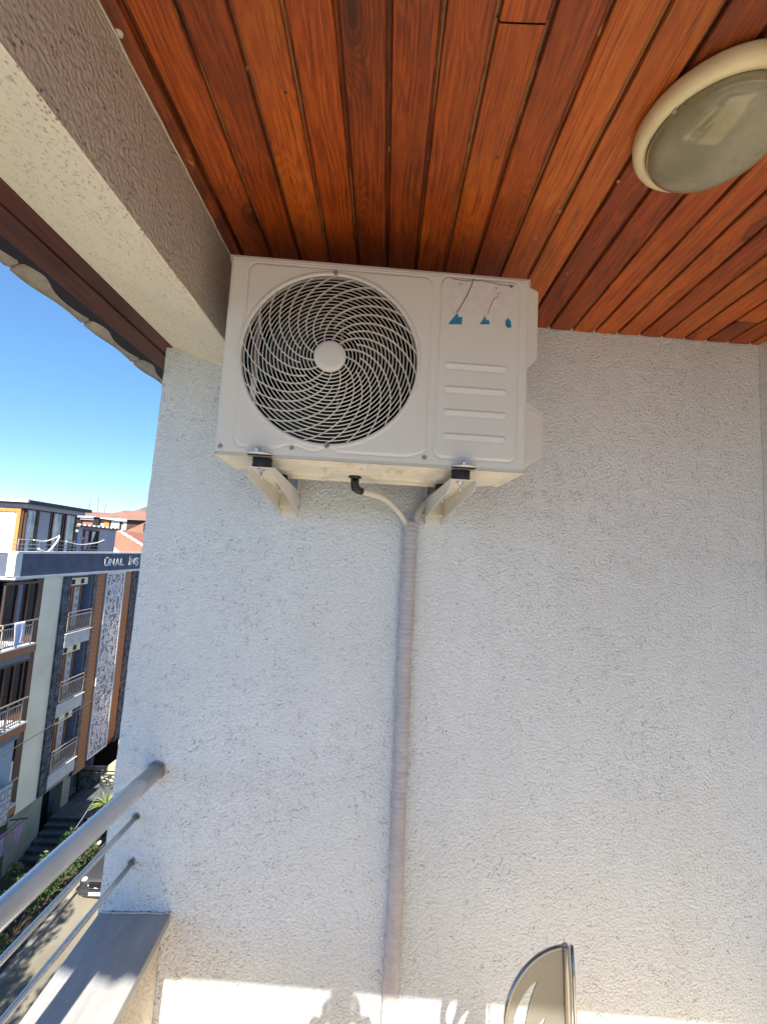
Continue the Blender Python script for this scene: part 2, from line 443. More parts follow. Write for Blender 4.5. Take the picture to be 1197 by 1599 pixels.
# ragged paint and filler where the beam meets the boards
c = MB()
for i in range(150):
    y = .3 + rnd.random() ** .7 * 1.3; s_ = rnd.uniform(.0015, .005) * (1.5 if y > .9 else .8)
    x = xin(y) + rnd.uniform(-.001, .004)
    vs = [(x + rnd.uniform(-s_, s_), y + rnd.uniform(-2 * s_, 2 * s_), 2.6985 + rnd.uniform(-.016, .0005)) for _ in range(6)]
    c.add(vs, [(0, 1, 2), (0, 2, 3), (0, 3, 4), (1, 4, 5), (2, 4, 3), (0, 4, 1)])
c.tube([(xin(y) + .0015 + rnd.uniform(-.001, .0015), y, 2.6785) for y in [-.9 + .04 * q for q in range(63)]], .0022, 6)
c.lathe([(0, 0), (.009, .0), (.008, .003), (0, .004)], (xin(.74) + .006, .74, 2.684), (0, 0, -1), 14)
obj('filler_line', c, 'caulk', ceil)
c = MB()
for i in range(120):
    x = rnd.uniform(.70, 1.58); s_ = rnd.uniform(.002, .005)
    vs = [(x + rnd.uniform(-2 * s_, 2 * s_), YW - rnd.uniform(0, .006), 2.693 + rnd.uniform(-s_, s_)) for _ in range(5)]
    c.add(vs, [(0, 1, 2), (0, 2, 3), (0, 3, 4), (1, 4, 2)])
obj('wall_filler', c, 'caulk', ceil)
for i, (x, y, r_) in enumerate(((.484, 1.068, .006), (.550, 1.119, .006), (.461, 1.172, .008), (.622, 1.313, .006), (.584, .962, .005), (-.12, 1.02, .004), (.27, .93, .004), (.79, 1.26, .004), (-.21, .83, .004), (.05, 1.2, .004))):
    m3 = MB().lathe([(0, .0025), (r_ * .6, .0022), (r_, .0005), (r_ * 1.05, -.001)], (x, y, 2.7), (0, 0, -1), 9, sy=rnd.uniform(.7, 1.3))
    obj('filled_nail_hole', m3, 'nail_filler' if i < 5 else 'grime', ceil)
# shade edge: the roof ends in front of the balcony
roof = MB()
roof.prism([(-1.06, -.935, 2.74), (1.9, -1.17, 2.74), (1.9, YW + 2, 2.74), (-1.0, YW + 2, 2.80)], (0, 0, .15))
roof.prism([(-1.0, -.938, 2.70), (1.9, -1.17, 2.70), (1.9, -1.0, 2.70), (-1.0, -.90, 2.70)], (0, 0, .05))
obj('roof_slab', roof, 'cement', label='roof slab above the balcony, out of sight behind the boards', cat='roof')
# eaves outside the beam
ev = thing('eaves', (-.9, 1.2, 2.5), 'dark red wooden eaves with wavy roof tiles outside the beam', 'eaves')
def strip(x0, x1, z0, z1, sk=.055, ya=-.62, yb=6.):
    return MB().prism([(x0 + sk * (ya - 1.25), ya, z0), (x1 + sk * (ya - 1.25), ya, z0), (x1 + sk * (ya - 1.25), ya, z1), (x0 + sk * (ya - 1.25), ya, z1)], (sk * (yb - ya), yb - ya, 0))
obj('board', strip(-.8475, -.7865, 2.502, 2.53), 'dark_wood', ev, bevel=.003)
obj('board', strip(-.935, -.8505, 2.497, 2.52), 'dark_wood', ev, bevel=.004)
obj('gap_shade_strip', strip(-1.03, -.90, 2.5205, 2.5245), 'gap_shade_navy', ev)  # navy sheet added to paint the shade in the gap under the tiles
for q in range(21):
    y0 = -.61 + .305 * q
    t = MB(); vs = []; nu, nv = 18, 5
    for lay in (0, .011):
        for i in range(nu + 1):
            for j in range(nv + 1):
                y = y0 + .325 * i / nu; d = .112 * j / nv
                u_ = (y - y0) / .305
                wv = .032 * math.cos(2 * math.pi * (u_ - .66)) * (1 - .86 * d / .112)
                z = 2.578 + wv - .66 * d + lay + (.010 if u_ > 1.0 else 0) + .002 * math.sin(9 * y)
                vs.append((-.925 - d + SK * (y - 1.25), y, z))
    m = (nu + 1) * (nv + 1)
    fs = []
    for lay in (0, 1):
        for i in range(nu):
            for j in range(nv):
                a = lay * m + i * (nv + 1) + j; fs.append((a, a + 1, a + nv + 2, a + nv + 1))
    for i in range(nu):
        a = i * (nv + 1) + nv; fs.append((a, a + nv + 1, m + a + nv + 1, m + a))
    for j in range(nv):
        fs.append((j, j + 1, m + j + 1, m + j)); a = nu * (nv + 1) + j; fs.append((a, a + 1, m + a + 1, m + a))
    t.add(vs, fs, True)
    obj('roof_tile', t, 'roof_tile', ev)
# parapet, sill and rails
pp = thing('parapet', (-.69, 1.6, 0), 'low plastered parapet with grey stone sill under the handrail', 'parapet')
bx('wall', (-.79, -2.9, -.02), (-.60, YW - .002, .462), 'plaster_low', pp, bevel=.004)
s_ = MB()
ys = [(-1.5, 1.6490)]
for ya, yb in ((-2.9, -.32), (-.316, YW - .003)):
    bx('sill_slab', (-.812, ya, .4625), (-.573, yb, .495), 'sill_stone', pp, bevel=.004)
g = MB()
for i in range(26):
    x = -.80 + .225 * rnd.random(); s2 = rnd.uniform(.001, .0032)
    g.add([(x + rnd.uniform(-3 * s2, 3 * s2), YW - rnd.uniform(.001, .006), .4955 + rnd.uniform(0, 2.6 * s2)) for _ in range(5)], [(0, 1, 2), (0, 2, 3), (0, 3, 4), (1, 3, 4)])
obj('grime_spots', g, 'grime', pp, kind='stuff')
g = MB()
g.tube([(-.80 + .0095 * i, YW - .004 + rnd.uniform(-.002, .0015), .4965 + rnd.uniform(-.001, .0015)) for i in range(25)], .0028, 6)
g.tube([(-.575 + rnd.uniform(-.002, .002), YW - .003, .497 - .006 * i) for i in range(7)], .003, 6)
obj('mortar_joint', g, 'caulk', pp)
rl = thing('balcony_railing', (-.69, 1.6, .495), 'grey metal railing of one thick handrail above two thin rails', 'railing')
def rx(y, x0, sk=.069): return x0 + sk * (y - 1.65)
def wob(x0, z, r, sk, nm, amp=.0):
    pts = [(rx(y, x0, sk) + amp * math.sin(2.3 * y + x0 * 30), y, z + amp * math.cos(1.9 * y)) for y in [-2.8 + 4.45 * i / 24 for i in range(24)] + [YW + .004]]
    obj(nm, MB().tube(pts, r, 28), 'rail_steel', rl)
wob(-.668, .957, .0285, .069, 'handrail')
wob(-.722, .803, .0085, .05, 'thin_rail', .0012)
wob(-.720, .655, .0085, .055, 'thin_rail', .0012)
for y in (-1.35, -2.75):
    p_ = MB(); x = rx(y, -.70, .069)
    p_.tube([(x - .01, y, .496), (x - .01, y, .93)], .018, 16)
    obj('post', p_, 'rail_steel', rl)
for (x, z, r) in ((-.668, .957, .031), (-.722, .803, .012), (-.720, .655, .012)):
    f_ = MB().lathe([(r * .85, .0), (r * 1.06, .0005), (r * 1.04, .003), (r * .96, .005), (r * .85, .0055)], (x, YW, z), (0, -1, 0), 24)
    obj('wall_joint', f_, 'grime_ring', rl)
    g = MB()
    for i in range(16 if r > .02 else 12):
        a = rnd.uniform(0, 6.28); d = r * rnd.uniform(1.0, 1.5); s2 = rnd.uniform(.0008, .0026)
        cx, cz = x + d * math.cos(a), z + d * math.sin(a) - rnd.random() * .006
        g.add([(cx + rnd.uniform(-s2, s2) * 1.6, YW - .0015, cz + rnd.uniform(-s2, s2) * 1.6) for _ in range(5)], [(0, 1, 2), (0, 2, 3), (0, 3, 4)])
    obj('rust_specks', g, 'grime', rl, kind='stuff')
# floor and front edge, run further out unseen to bounce more warm sunlight
bx('balcony_floor', (-.60, -2.7, -.10), (1.60, YW, -.02), 'cement', kind='structure')
ft = bpy.data.objects.new('floor_tiles', None); COL.objects.link(ft); tag(ft, kind='structure'); WL['floor_tiles'] = Vector()
tm = MB().box((-.1635, -.1635, -.0196), (.1635, .1635, 0)); tmesh = None
for i in range(7):
    for j in range(13):
        if tmesh is None:
            o = obj('floor_tile', tm, 'floor_tile', ft, bevel=.002); tmesh = o.data
        else:
            o = bpy.data.objects.new('floor_tile', tmesh); o.parent = ft; COL.objects.link(o)
        o.location = (-.43 + .33 * i * .985, -2.43 + .33 * j * .985, 0)
fp = thing('front_parapet', (.5, -2.8, 0), 'low plastered parapet on the sunny front side, behind the photographer', 'parapet')
bx('wall', (-.60, -2.90, -.02), (1.60, -2.705, .462), 'plaster_low', fp)
bx('sill_slab', (-.57, -2.92, .4625), (1.60, -2.685, .495), 'sill_stone', fp, bevel=.004)
fr = thing('front_railing', (.5, -2.8, .495), 'grey metal railing on the sunny front side, behind the photographer', 'railing')
for z, r in ((.957, .0285), (.803, .0085), (.655, .0085)):
    obj('rail', MB().tube([(-.96, -2.82, z), (1.6, -2.80, z)], r, 20), 'rail_steel', fr)
bx('our_building', (-.78, -2.85, -11.2), (9, 12, -.105), 'cement', label='lower storeys of the photographer building under the balcony', cat='building')

# ------------------------------------------------------------------ air conditioner
AX, AY, AZ = -.402, 1.15, 2.0; AW, AH, AD = .842, .557, .33
ac = thing('air_conditioner', (.02, 1.3, 2.0), 'white outdoor air conditioner unit hanging high on the plastered wall under the boards', 'air conditioner')
CX, CZ = -.112, 2.276; RO = .2475
def rr_sdf(u, v, u0, u1, v0, v1, r):
    cx, cy = (u0 + u1) / 2, (v0 + v1) / 2; qx = np.abs(u - cx) - (u1 - u0) / 2 + r; qy = np.abs(v - cy) - (v1 - v0) / 2 + r
    return np.hypot(np.maximum(qx, 0), np.maximum(qy, 0)) + np.minimum(np.maximum(qx, qy), 0) - r
def sst(x, a, b):
    t = np.clip((x - a) / (b - a), 0, 1); return t * t * (3 - 2 * t)
NX, NZ = 421, 279
uu = np.linspace(0, AW, NX); vv = np.linspace(0, AH, NZ)
U, V = np.meshgrid(uu, vv)
def hfun(U, V):
    h = np.zeros_like(U)
    e = np.minimum(np.minimum(U, AW - U), np.minimum(V + .02, AH - V))
    h -= .012 * (1 - np.sqrt(np.clip(1 - (1 - np.clip(e / .012, 0, 1)) ** 2, 0, 1)))
    bumpv = lambda c, wd: np.clip(1 - np.abs(U - c) / wd, 0, 1)
    lift = .016 * sst(bumpv(.204, .045), 0, .8) + .016 * sst(bumpv(.300, .03), 0, .9) + .014 * sst(bumpv(.56, .05), 0, .8)
    s1 = rr_sdf(U, V - lift * np.clip(1 - (V - .017) / .03, 0, 1), .052, .563, .018, .535, .026)
    s2 = rr_sdf(U, V, .586, .812, .022, .541, .024)
    for s in (s1, s2):
        h += .0030 * (1 - sst(s, -.0055, .001)); h -= .0016 * np.exp(-((s - .002) / .002) ** 2)
    for zt in (2.290, 2.2225, 2.157, 2.090):
        t_ = (zt - AZ - V) / .021
        m = sst(U, .607, .613) * (1 - sst(U, .774, .780)) * sst(t_, 0., .16) * (1 - sst(t_, .92, 1.0))
        h += m * (.0036 - .0046 * t_)
    for zt in (AH - .012,):
        h -= .0018 * np.exp(-((V - zt) / .0016) ** 2)
    return h
H = hfun(U, V)
Rg = np.hypot(AX + U - CX, AZ + V - CZ)
vid = np.arange(NX * NZ).reshape(NZ, NX)
f00, f10, f11, f01 = vid[:-1, :-1], vid[:-1, 1:], vid[1:, 1:], vid[1:, :-1]
keep = (Rg[:-1, :-1] > RO - .003) & (Rg[1:, 1:] > RO - .003) & (Rg[:-1, 1:] > RO - .003) & (Rg[1:, :-1] > RO - .003)
faces = np.stack([f00[keep], f10[keep], f11[keep], f01[keep]], 1)
co = np.stack([AX + U, AY - H, AZ + V], 2).reshape(-1, 3)
me = bpy.data.meshes.new('front_panel'); me.from_pydata(co.tolist(), [], faces.tolist())
me.polygons.foreach_set('use_smooth', [True] * len(me.polygons)); me.materials.append(MATS['ac_paint'])
bm = bmesh.new(); bm.from_mesh(me); bmesh.ops.delete(bm, geom=[v for v in bm.verts if not v.link_faces], context='VERTS'); bm.to_mesh(me); bm.free()
link(bpy.data.objects.new('front_panel', me), ac)
x0, x1, z0, z1, yf, yb = AX, AX + AW, AZ, AZ + AH, AY + .0115, AY + AD
c_ = .075
cs = MB()                                       # side, top and back shell
cs.prism([(x0, yf, z0 + .004), (x0, yb - c_ * .5, z0 + .004), (x0, yb - c_ * .5, z1), (x0, yf, z1)], (.0015, 0, 0))
obj('side_casing', cs, 'ac_paint', ac); cs = MB()
cs.prism([(x1, yf, z0 + .004), (x1, yb - .03, z0 + .004), (x1, yb - .03, z1), (x1, yf, z1)], (-.0015, 0, 0))
obj('side_casing', cs, 'ac_paint', ac)
tp = MB().prism([(x0 - .003, yf - .003, z1 - .001), (x1 + .003, yf - .003, z1 - .001), (x1 + .003, yb - .03, z1 - .001), (x0 - .003, yb - .03, z1 - .001)], (0, 0, .004))
tp.prism([(x0 - .003, yf - .003, z1 - .001), (x0 - .003, yb - .03, z1 - .001), (x0 - .003, yb - .03, z1 - .017), (x0 - .003, yf - .003, z1 - .017)], (.002, 0, 0))
tp.prism([(x1 + .003, yf - .003, z1 - .001), (x1 + .003, yb - .03, z1 - .001), (x1 + .003, yb - .03, z1 - .017), (x1 + .003, yf - .003, z1 - .017)], (-.002, 0, 0))
obj('top_cover', tp, 'ac_paint', ac)
# valve cover and cable box on the right side
vc = MB().prism([(x1, 1.20, 2.195), (x1 + .077, 1.235, 2.195), (x1 + .077, 1.36, 2.195), (x1, 1.40, 2.195)], (0, 0, -.135))
vc.prism([(x1, 1.20, 2.222), (x1, 1.40, 2.222), (x1, 1.40, 2.1955), (x1, 1.20, 2.1955)], (.001, 0, 0))
vs = [(x1, 1.20, 2.225), (x1, 1.40, 2.225), (x1 + .077, 1.235, 2.1955), (x1 + .077, 1.36, 2.1955), (x1, 1.20, 2.1955), (x1, 1.40, 2.1955)]
vc.add(vs, [(0, 1, 3, 2), (0, 2, 4), (1, 5, 3)])
vs = [(x1, 1.20, 2.018), (x1, 1.40, 2.018), (x1 + .077, 1.235, 2.0595), (x1 + .077, 1.36, 2.0595), (x1, 1.20, 2.0595), (x1, 1.40, 2.0595)]
vc.add(vs, [(0, 1, 3, 2), (0, 2, 4), (1, 5, 3)])
obj('valve_cover', vc, 'ac_paint', ac)
hb = MB().prism([(x1, 1.165, 2.545), (x1 + .036, 1.18, 2.54), (x1 + .036, 1.18, 2.338), (x1, 1.165, 2.296)], (0, .16, 0))
obj('cable_box', hb, 'ac_paint', ac, bevel=.003)
# base pan with pressed shapes, chamfered back corners
PX, PY = 240, 96
up, vp = np.meshgrid(np.linspace(x0 + .002, x1 - .002, PX), np.linspace(AY + .006, yb, PY))
hp = .004 * (1 - sst(np.minimum.reduce([up - x0, x1 - up, vp - AY, yb - vp]), .006, .014))
def blob(cx, cy, rx_, ry_, a, hh):
    ca, sa = math.cos(a), math.sin(a); du, dv = up - cx, vp - cy
    d = np.hypot((du * ca + dv * sa) / rx_, (-du * sa + dv * ca) / ry_); return hh * (1 - sst(d, .75, 1.05))
def ringb(cx, cy, r, wd, hh): return hh * np.exp(-((np.hypot(up - cx, vp - cy) - r) / wd) ** 2)
prn = random.Random(11)
hp = hp + blob(-.10, 1.22, .10, .014, .05, .006) + blob(-.07, 1.27, .055, .010, .2, .006) + blob(.02, 1.32, .13, .010, -.05, .006)
hp = hp + ringb(.13, 1.26, .035, .005, .006) + ringb(.13, 1.26, .06, .004, .005) + blob(.10, 1.38, .10, .011, .1, .006) + blob(.0, 1.40, .05, .009, 0, -.005)
hp = hp + blob(.22, 1.30, .02, .05, .3, .006) + blob(.36, 1.28, .05, .06, 0, .004) + blob(-.28, 1.33, .05, .04, 0, .005) + blob(-.18, 1.40, .06, .01, 0, .005)
for _ in range(16): hp = hp + blob(prn.uniform(-.15, .3), prn.uniform(1.18, 1.44), prn.uniform(.008, .03), prn.uniform(.005, .009), prn.uniform(0, 3), .005)
ok = ((up - x0) + (yb - vp) > .11) & ((x1 - up) + (yb - vp) > .075)
vid = np.arange(PX * PY).reshape(PY, PX)
kp = ok[:-1, :-1] & ok[1:, 1:] & ok[:-1, 1:] & ok[1:, :-1]
fc = np.stack([vid[:-1, :-1][kp], vid[1:, :-1][kp], vid[1:, 1:][kp], vid[:-1, 1:][kp]], 1)
co = np.stack([up, vp, AZ - .001 - hp * 1.5], 2).reshape(-1, 3)
me = bpy.data.meshes.new('base_pan'); me.from_pydata(co.tolist(), [], fc.tolist()); me.polygons.foreach_set('use_smooth', [True] * len(me.polygons))
me.materials.append(MATS['ac_pan'])
bm = bmesh.new(); bm.from_mesh(me); bmesh.ops.delete(bm, geom=[v for v in bm.verts if not v.link_faces], context='VERTS'); bm.to_mesh(me); bm.free()
link(bpy.data.objects.new('base_pan', me), ac)
rim = MB()
pts = [(x0 + .001, AY + .012), (x0 + .001, yb - .11), (x0 + .11, yb), (x1 - .075, yb), (x1 - .001, yb - .075), (x1 - .001, AY + .012)]
for (a, b2) in zip(pts[:-1], pts[1:]):
    rim.prism([(a[0], a[1], AZ - .004), (b2[0], b2[1], AZ - .004), (b2[0], b2[1], AZ + .022), (a[0], a[1], AZ + .022)], (.0008, -.0008, 0))
rim.box((x0 + .004, AY + .0085, AZ - .005), (x1 - .004, AY + .0125, AZ + .01))
obj('base_rim', rim, 'ac_pan', ac)
# interior: dark box, coil, fan; near-black colours stand in for the shade inside
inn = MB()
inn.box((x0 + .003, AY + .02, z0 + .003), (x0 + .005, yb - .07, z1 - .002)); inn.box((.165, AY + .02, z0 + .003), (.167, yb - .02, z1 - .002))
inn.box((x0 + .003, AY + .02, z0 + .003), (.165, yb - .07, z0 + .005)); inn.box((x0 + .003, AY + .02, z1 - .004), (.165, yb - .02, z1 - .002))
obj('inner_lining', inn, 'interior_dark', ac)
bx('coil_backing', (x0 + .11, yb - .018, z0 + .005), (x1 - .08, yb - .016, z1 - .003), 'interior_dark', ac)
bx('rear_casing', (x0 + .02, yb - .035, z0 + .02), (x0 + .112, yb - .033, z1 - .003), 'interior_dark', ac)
fins = MB()
for i in range(110):
    x = x0 + .02 + i * .005
    fins.box((x, yb - .032, z0 + .01), (x + .0006, yb - .019, z1 - .01))
obj('coil_fins', fins, 'coil_fins', ac, kind='stuff')
fan = MB().lathe([(0, -.03), (.03, -.028), (.045, -.02), (.045, .05), (0, .05)], (CX, AY + .075, CZ), (0, 1, 0), 32)
fo = obj('fan', fan, 'fan_dark', ac, origin=(CX, AY + .075, CZ))
for k in range(3):
    bl = MB(); nr, na = 10, 14; vs = []
    for i in range(nr + 1):
        r_ = .04 + (.222 - .04) * i / nr
        for j in range(na + 1):
            f_ = j / na; span = R(92) * (.62 + .38 * i / nr)
            a = 2 * math.pi * k / 3 + span * (f_ - .5) + .35 * (i / nr)
            vs.append((CX + r_ * math.cos(a), AY + .062 + .07 * f_ + .01 * math.sin(3 * f_), CZ + r_ * math.sin(a)))
    bl.add(vs, [(i * (na + 1) + j, i * (na + 1) + j + 1, (i + 1) * (na + 1) + j + 1, (i + 1) * (na + 1) + j) for i in range(nr) for j in range(na)], True)
    obj('blade', bl, 'fan_dark', fo)
mbk = MB().box((CX - .012, AY + .16, z0 + .01), (CX - .004, AY + .175, z1 - .01)).box((CX + .012, AY + .16, z0 + .01), (CX + .02, AY + .175, z1 - .01))
obj('motor_bracket', mbk, 'zinc', ac)
# grille
fro = MB().lathe([(RO - .0105, .013), (RO - .0100, -.001), (RO - .0085, -.0050), (RO - .006, -.0065), (RO - .0005, -.0065), (RO + .0025, -.0045), (RO + .0040, .002)], (CX, AY, CZ), (0, 1, 0), 120)
gr = obj('fan_grille', fro, 'grille_plastic', ac)
def bow(r): return -.0035 - .011 * (1 - (r / RO) ** 2)
NR = 19
for i in range(NR):
    r_ = .0515 + i * .00995; y = bow(r_)
    g = MB().lathe([(r_ - .0011, y), (r_ + .0011, y), (r_ + .0009, y + .0032), (r_ - .0009, y + .0032), (r_ - .0011, y)], (CX, AY, CZ), (0, 1, 0), 110)
    obj('grille_ring', g, 'grille_plastic', gr)
hubm = MB().lathe([(0, -.0215), (.030, -.0212), (.040, -.0198), (.0435, -.0165), (.0435, -.008), (.041, -.006)], (CX, AY, CZ), (0, 1, 0), 56)
obj('grille_hub', hubm, 'grille_plastic', gr)
NS = 26
for k in range(NS):
    g = MB(); e0 = 2 * math.pi * k / NS + .05; vs = []; r0 = .042 if k % 2 == 0 else .080; m_ = 30
    for i in range(m_ + 1):
        r_ = r0 + (RO - .009 - r0) * i / m_
        rel = r_ / RO; th = e0 + R(100) * (1 - rel) ** .95
        dth = .0011 / r_; y = bow(r_) + .0035
        # blade is 7 mm deep, thin
        tx = Vector((-math.sin(th), 0, math.cos(th)))
        dr = Vector((math.cos(th), 0, math.sin(th))); slope = -R(100) / RO * r_
        tan = (dr + tx * slope).normalized(); nrm = Vector((-tan.z, 0, tan.x)) * .0012
        p = Vector((CX, AY, CZ)) + dr * r_
        for (sg, yy) in ((1, -.0040), (1, .0030), (-1, .0030), (-1, -.0040)):
            vs.append(p + nrm * sg + Vector((0, y + yy, 0)))
    fs = [(i * 4 + q, i * 4 + (q + 1) % 4, (i + 1) * 4 + (q + 1) % 4, (i + 1) * 4 + q) for i in range(m_) for q in range(4)]
    g.add(vs, fs); obj('grille_spoke', g, 'grille_plastic', gr)
# screws
for (sx, sz, pr_) in ((-.392 + .007, 2.014, 0.), (-.198, 2.021, 0), (.158, 2.018, 0), (-.105, 2.031, .0075), (-.112, 2.521, .0075)):
    s3 = MB().lathe([(0, .0015), (.002, .0016), (.0022, .004), (.0052, .0038), (.0064, .001), (.0066, -.002)], (sx, AY - pr_, sz), (0, -1, 0), 18)
    obj('screw', s3, 'screw_metal', ac)
# sticker residue on the right panel
stk = thing('sticker_residue', (.30, AY - .004, 2.45), 'torn remains of a peeled sticker with blue scraps on the unit', 'sticker')
ys_ = AY - .0034
def flat(nm, pts, mat, off=0.):
    obj(nm, MB().prism([(x, ys_ - off, z) for x, z in pts], (0, .0003, 0)), mat, stk)
flat('film', [(.202, 2.536), (.248, 2.531), (.300, 2.535), (.352, 2.529), (.392, 2.531), (.397, 2.49), (.391, 2.446), (.383, 2.431), (.352, 2.437), (.322, 2.4335), (.286, 2.428), (.252, 2.436), (.218, 2.432), (.199, 2.455), (.205, 2.50)], 'sticker_film')
flat('blue_scrap', [(.207, 2.3995), (.246, 2.402), (.247, 2.425), (.238, 2.421), (.232, 2.4345), (.222, 2.421)], 'sticker_blue', .0004)
flat('blue_scrap', [(.296, 2.4065), (.325, 2.409), (.323, 2.420), (.314, 2.422), (.311, 2.434), (.305, 2.421)], 'sticker_blue', .0004)
flat('blue_scrap', [(.370, 2.409), (.377, 2.402), (.387, 2.405), (.385, 2.422), (.377, 2.432), (.369, 2.422)], 'sticker_blue', .0004)
def curl(pts, r=.0011): obj('torn_edge', MB().tube([(x, ys_ - .0008, z) for x, z in pts], r, 6), 'sticker_tear', stk)
curl([(.2745, 2.539), (.268, 2.515), (.258, 2.488), (.244, 2.46), (.231, 2.436)], .0013)
curl([(.352, 2.505), (.344, 2.500), (.347, 2.492), (.335, 2.485), (.325, 2.46), (.319, 2.44)], .0007)
curl([(.215, 2.534), (.25, 2.531), (.30, 2.536), (.35, 2.528), (.385, 2.528)], .0008)
curl([(.379, 2.529), (.383, 2.524), (.388, 2.528)], .0022)
curl([(.233, 2.523), (.238, 2.516), (.243, 2.524)], .0006)
curl([(.336, 2.519), (.341, 2.515), (.344, 2.521)], .0009)
# brackets
def bracket(cx, label):
    br = thing('wall_bracket', (cx, YW, 1.96), label, 'bracket', 'painted metal brackets carrying the air conditioner')
    hw = .036; yt = AY + .015; zt = 1.968
    a = MB(); th = .0025
    a.box((cx - hw, yt, zt - th), (cx + hw, YW - .003, zt))
    for sg in (-1, 1):
        xx = cx + sg * hw - (th if sg > 0 else 0)
        a.prism([(xx, yt, zt - th), (xx, yt, 1.946), (xx, yt + .02, 1.938), (xx, YW - .02, 1.893), (xx, YW - .004, 1.893), (xx, YW - .004, zt - th)], (th, 0, 0))
    obj('arm', a, 'bracket_paint', br, bevel=.0008)
    p = MB().box((cx - hw + .003, YW - .0035, 1.875), (cx + hw - .003, YW - .0005, 2.04))
    for sg in (-1, 1):
        xx = cx + sg * (hw - .003) - (th if sg > 0 else 0)
        p.box((xx, YW - .035, 1.875), (xx + th, YW - .0036, 2.04))
    p.box((cx - hw + .006, YW - .05, 1.903), (cx + hw - .006, YW - .04, 1.908))
    obj('wall_plate', p, 'bracket_paint', br, bevel=.0006)
    for z in (1.909, 1.954):
        for sg in (-1, 1):
            bo = MB().bolt((cx + sg * (hw + .001), YW - .022, z), (sg, 0, 0), .0065, .007)
            obj('bolt', bo, 'zinc', br)
    for y in (AY + .034, AY + .295):
        ru = MB().lathe([(0, 0), (.024, 0), (.0265, .003), (.0255, .014), (.0265, .026), (.024, .0285), (0, .0285)], (cx - .004, y, zt), (0, 0, 1), 32)
        rb = obj('rubber_mount', ru, 'rubber', br)
        wz = MB().lathe([(0, 0), (.0125, 0), (.0125, -.002), (0, -.002)], (cx - .004, y, zt - th), (0, 0, 1), 20)
        wz.bolt((cx - .004, y, zt - .0046), (0, 0, -1), .0085, .0075)
        wz.tube([(cx - .004, y, zt - .01), (cx - .004, y, zt - .030)], .0038, 10)
        obj('bolt', wz, 'zinc', br)
    return br
bracket(-.276, 'bracket with two black rubber mounts under the fan end of the air conditioner')
bracket(.270, 'bracket with two black rubber mounts beside the grey hose, right of the drain')
for cx in (-.280, .266):                        # feet of the unit, resting on the mounts
    ft_ = MB().box((cx - .033, AY - .012, 1.9966), (cx + .033, AY + .31, 1.9985))
    ft_.lathe([(0, 0), (.033, 0), (.033, .0019), (0, .0019)], (cx, AY - .001, 1.9966), (0, 0, 1), 28)
    ft_.box((cx + .0335, AY + .02, 1.9965), (cx + .036, AY + .34, 2.012))
    obj('foot_rail', ft_, 'ac_paint', ac)
    obj('foot_bolt', MB().bolt((cx - .002, AY - .0155, 2.0), (0, 0, 1), .0085, .013), 'zinc', ac)
# drain elbow, hose, grey hose, wrapped bundle
de = thing('drain_hose', (-.03, 1.36, 1.98), 'thin white corrugated drain hose with black elbow leading to the pipe bundle', 'hose')
el = MB().lathe([(0, 0), (.019, 0), (.021, -.003), (.020, -.006), (.0125, -.008), (.0125, -.02)], (-.03, 1.37, 1.995), (0, 0, 1), 24)
el.tube([(-.03, 1.37, 1.985), (-.03, 1.37, 1.968), (-.027, 1.372, 1.958), (-.017, 1.377, 1.951), (-.004, 1.383, 1.949)], [.0135, .0135, .0145, .0125, .0115], 20)
obj('elbow', el, 'black_plastic', de)
def bez(P, n):
    out = []
    P = [Vector(p) for p in P]; P = [P[0] * 2 - P[1]] + P + [P[-1] * 2 - P[-2]]
    for i in range(1, len(P) - 2):
        for k in range(n):
            t = k / n; a, b2, c2, d = P[i - 1:i + 3]
            out.append(.5 * ((2 * b2) + (-a + c2) * t + (2 * a - 5 * b2 + 4 * c2 - d) * t * t + (-a + 3 * b2 - 3 * c2 + d) * t ** 3))
    return out + [P[-2]]
pts = bez([(-.006, 1.382, 1.949), (.03, 1.42, 1.947), (.075, 1.48, 1.940), (.118, 1.545, 1.918), (.152, 1.60, 1.888), (.170, 1.618, 1.862)], 44)
rr = [(.0105 if (i % 5) in (0, 1, 2) else .0078) for i in range(len(pts))]
obj('corrugated_tube', MB().tube(pts, rr, 16), 'hose_white', de)
gh = bez([(.335, 1.50, 2.03), (.300, 1.575, 2.005), (.262, 1.607, 1.982), (.228, 1.618, 1.948), (.206, 1.62, 1.91), (.197, 1.622, 1.865)], 10)
obj('refrigerant_hose', MB().tube(gh, .0150, 20), 'hose_grey', label='smooth grey insulated hose curving from behind the right bracket into the pipe bundle', cat='hose')
pb = MB(); pts = []; rr = []; N = 900
for i in range(N):
    z = 1.883 - i * (1.90 / N)
    ph = (z * 1000 / 17.) % 1.0
    seg = .5 + .5 * math.sin(z * 31 + 2 * math.sin(z * 7))
    pts.append((.186 + .0035 * math.sin(z * 3.1) + .0012 * math.sin(z * 13), 1.6225 + .001 * math.sin(z * 9), z))
    base = .0245 + .001 * math.sin(z * 5.3)
    if i == 0: base = .018
    rr.append(base + .0034 * (1 - ph) * (.75 + .35 * seg) + (.0012 if .0 <= (1.80 - z) < .012 else 0))
pb.tube(pts, rr, 26)
obj('pipe_bundle', pb, 'vinyl_wrap', label='mauve tape wrapped pipe bundle running straight down the white wall', cat='pipe')

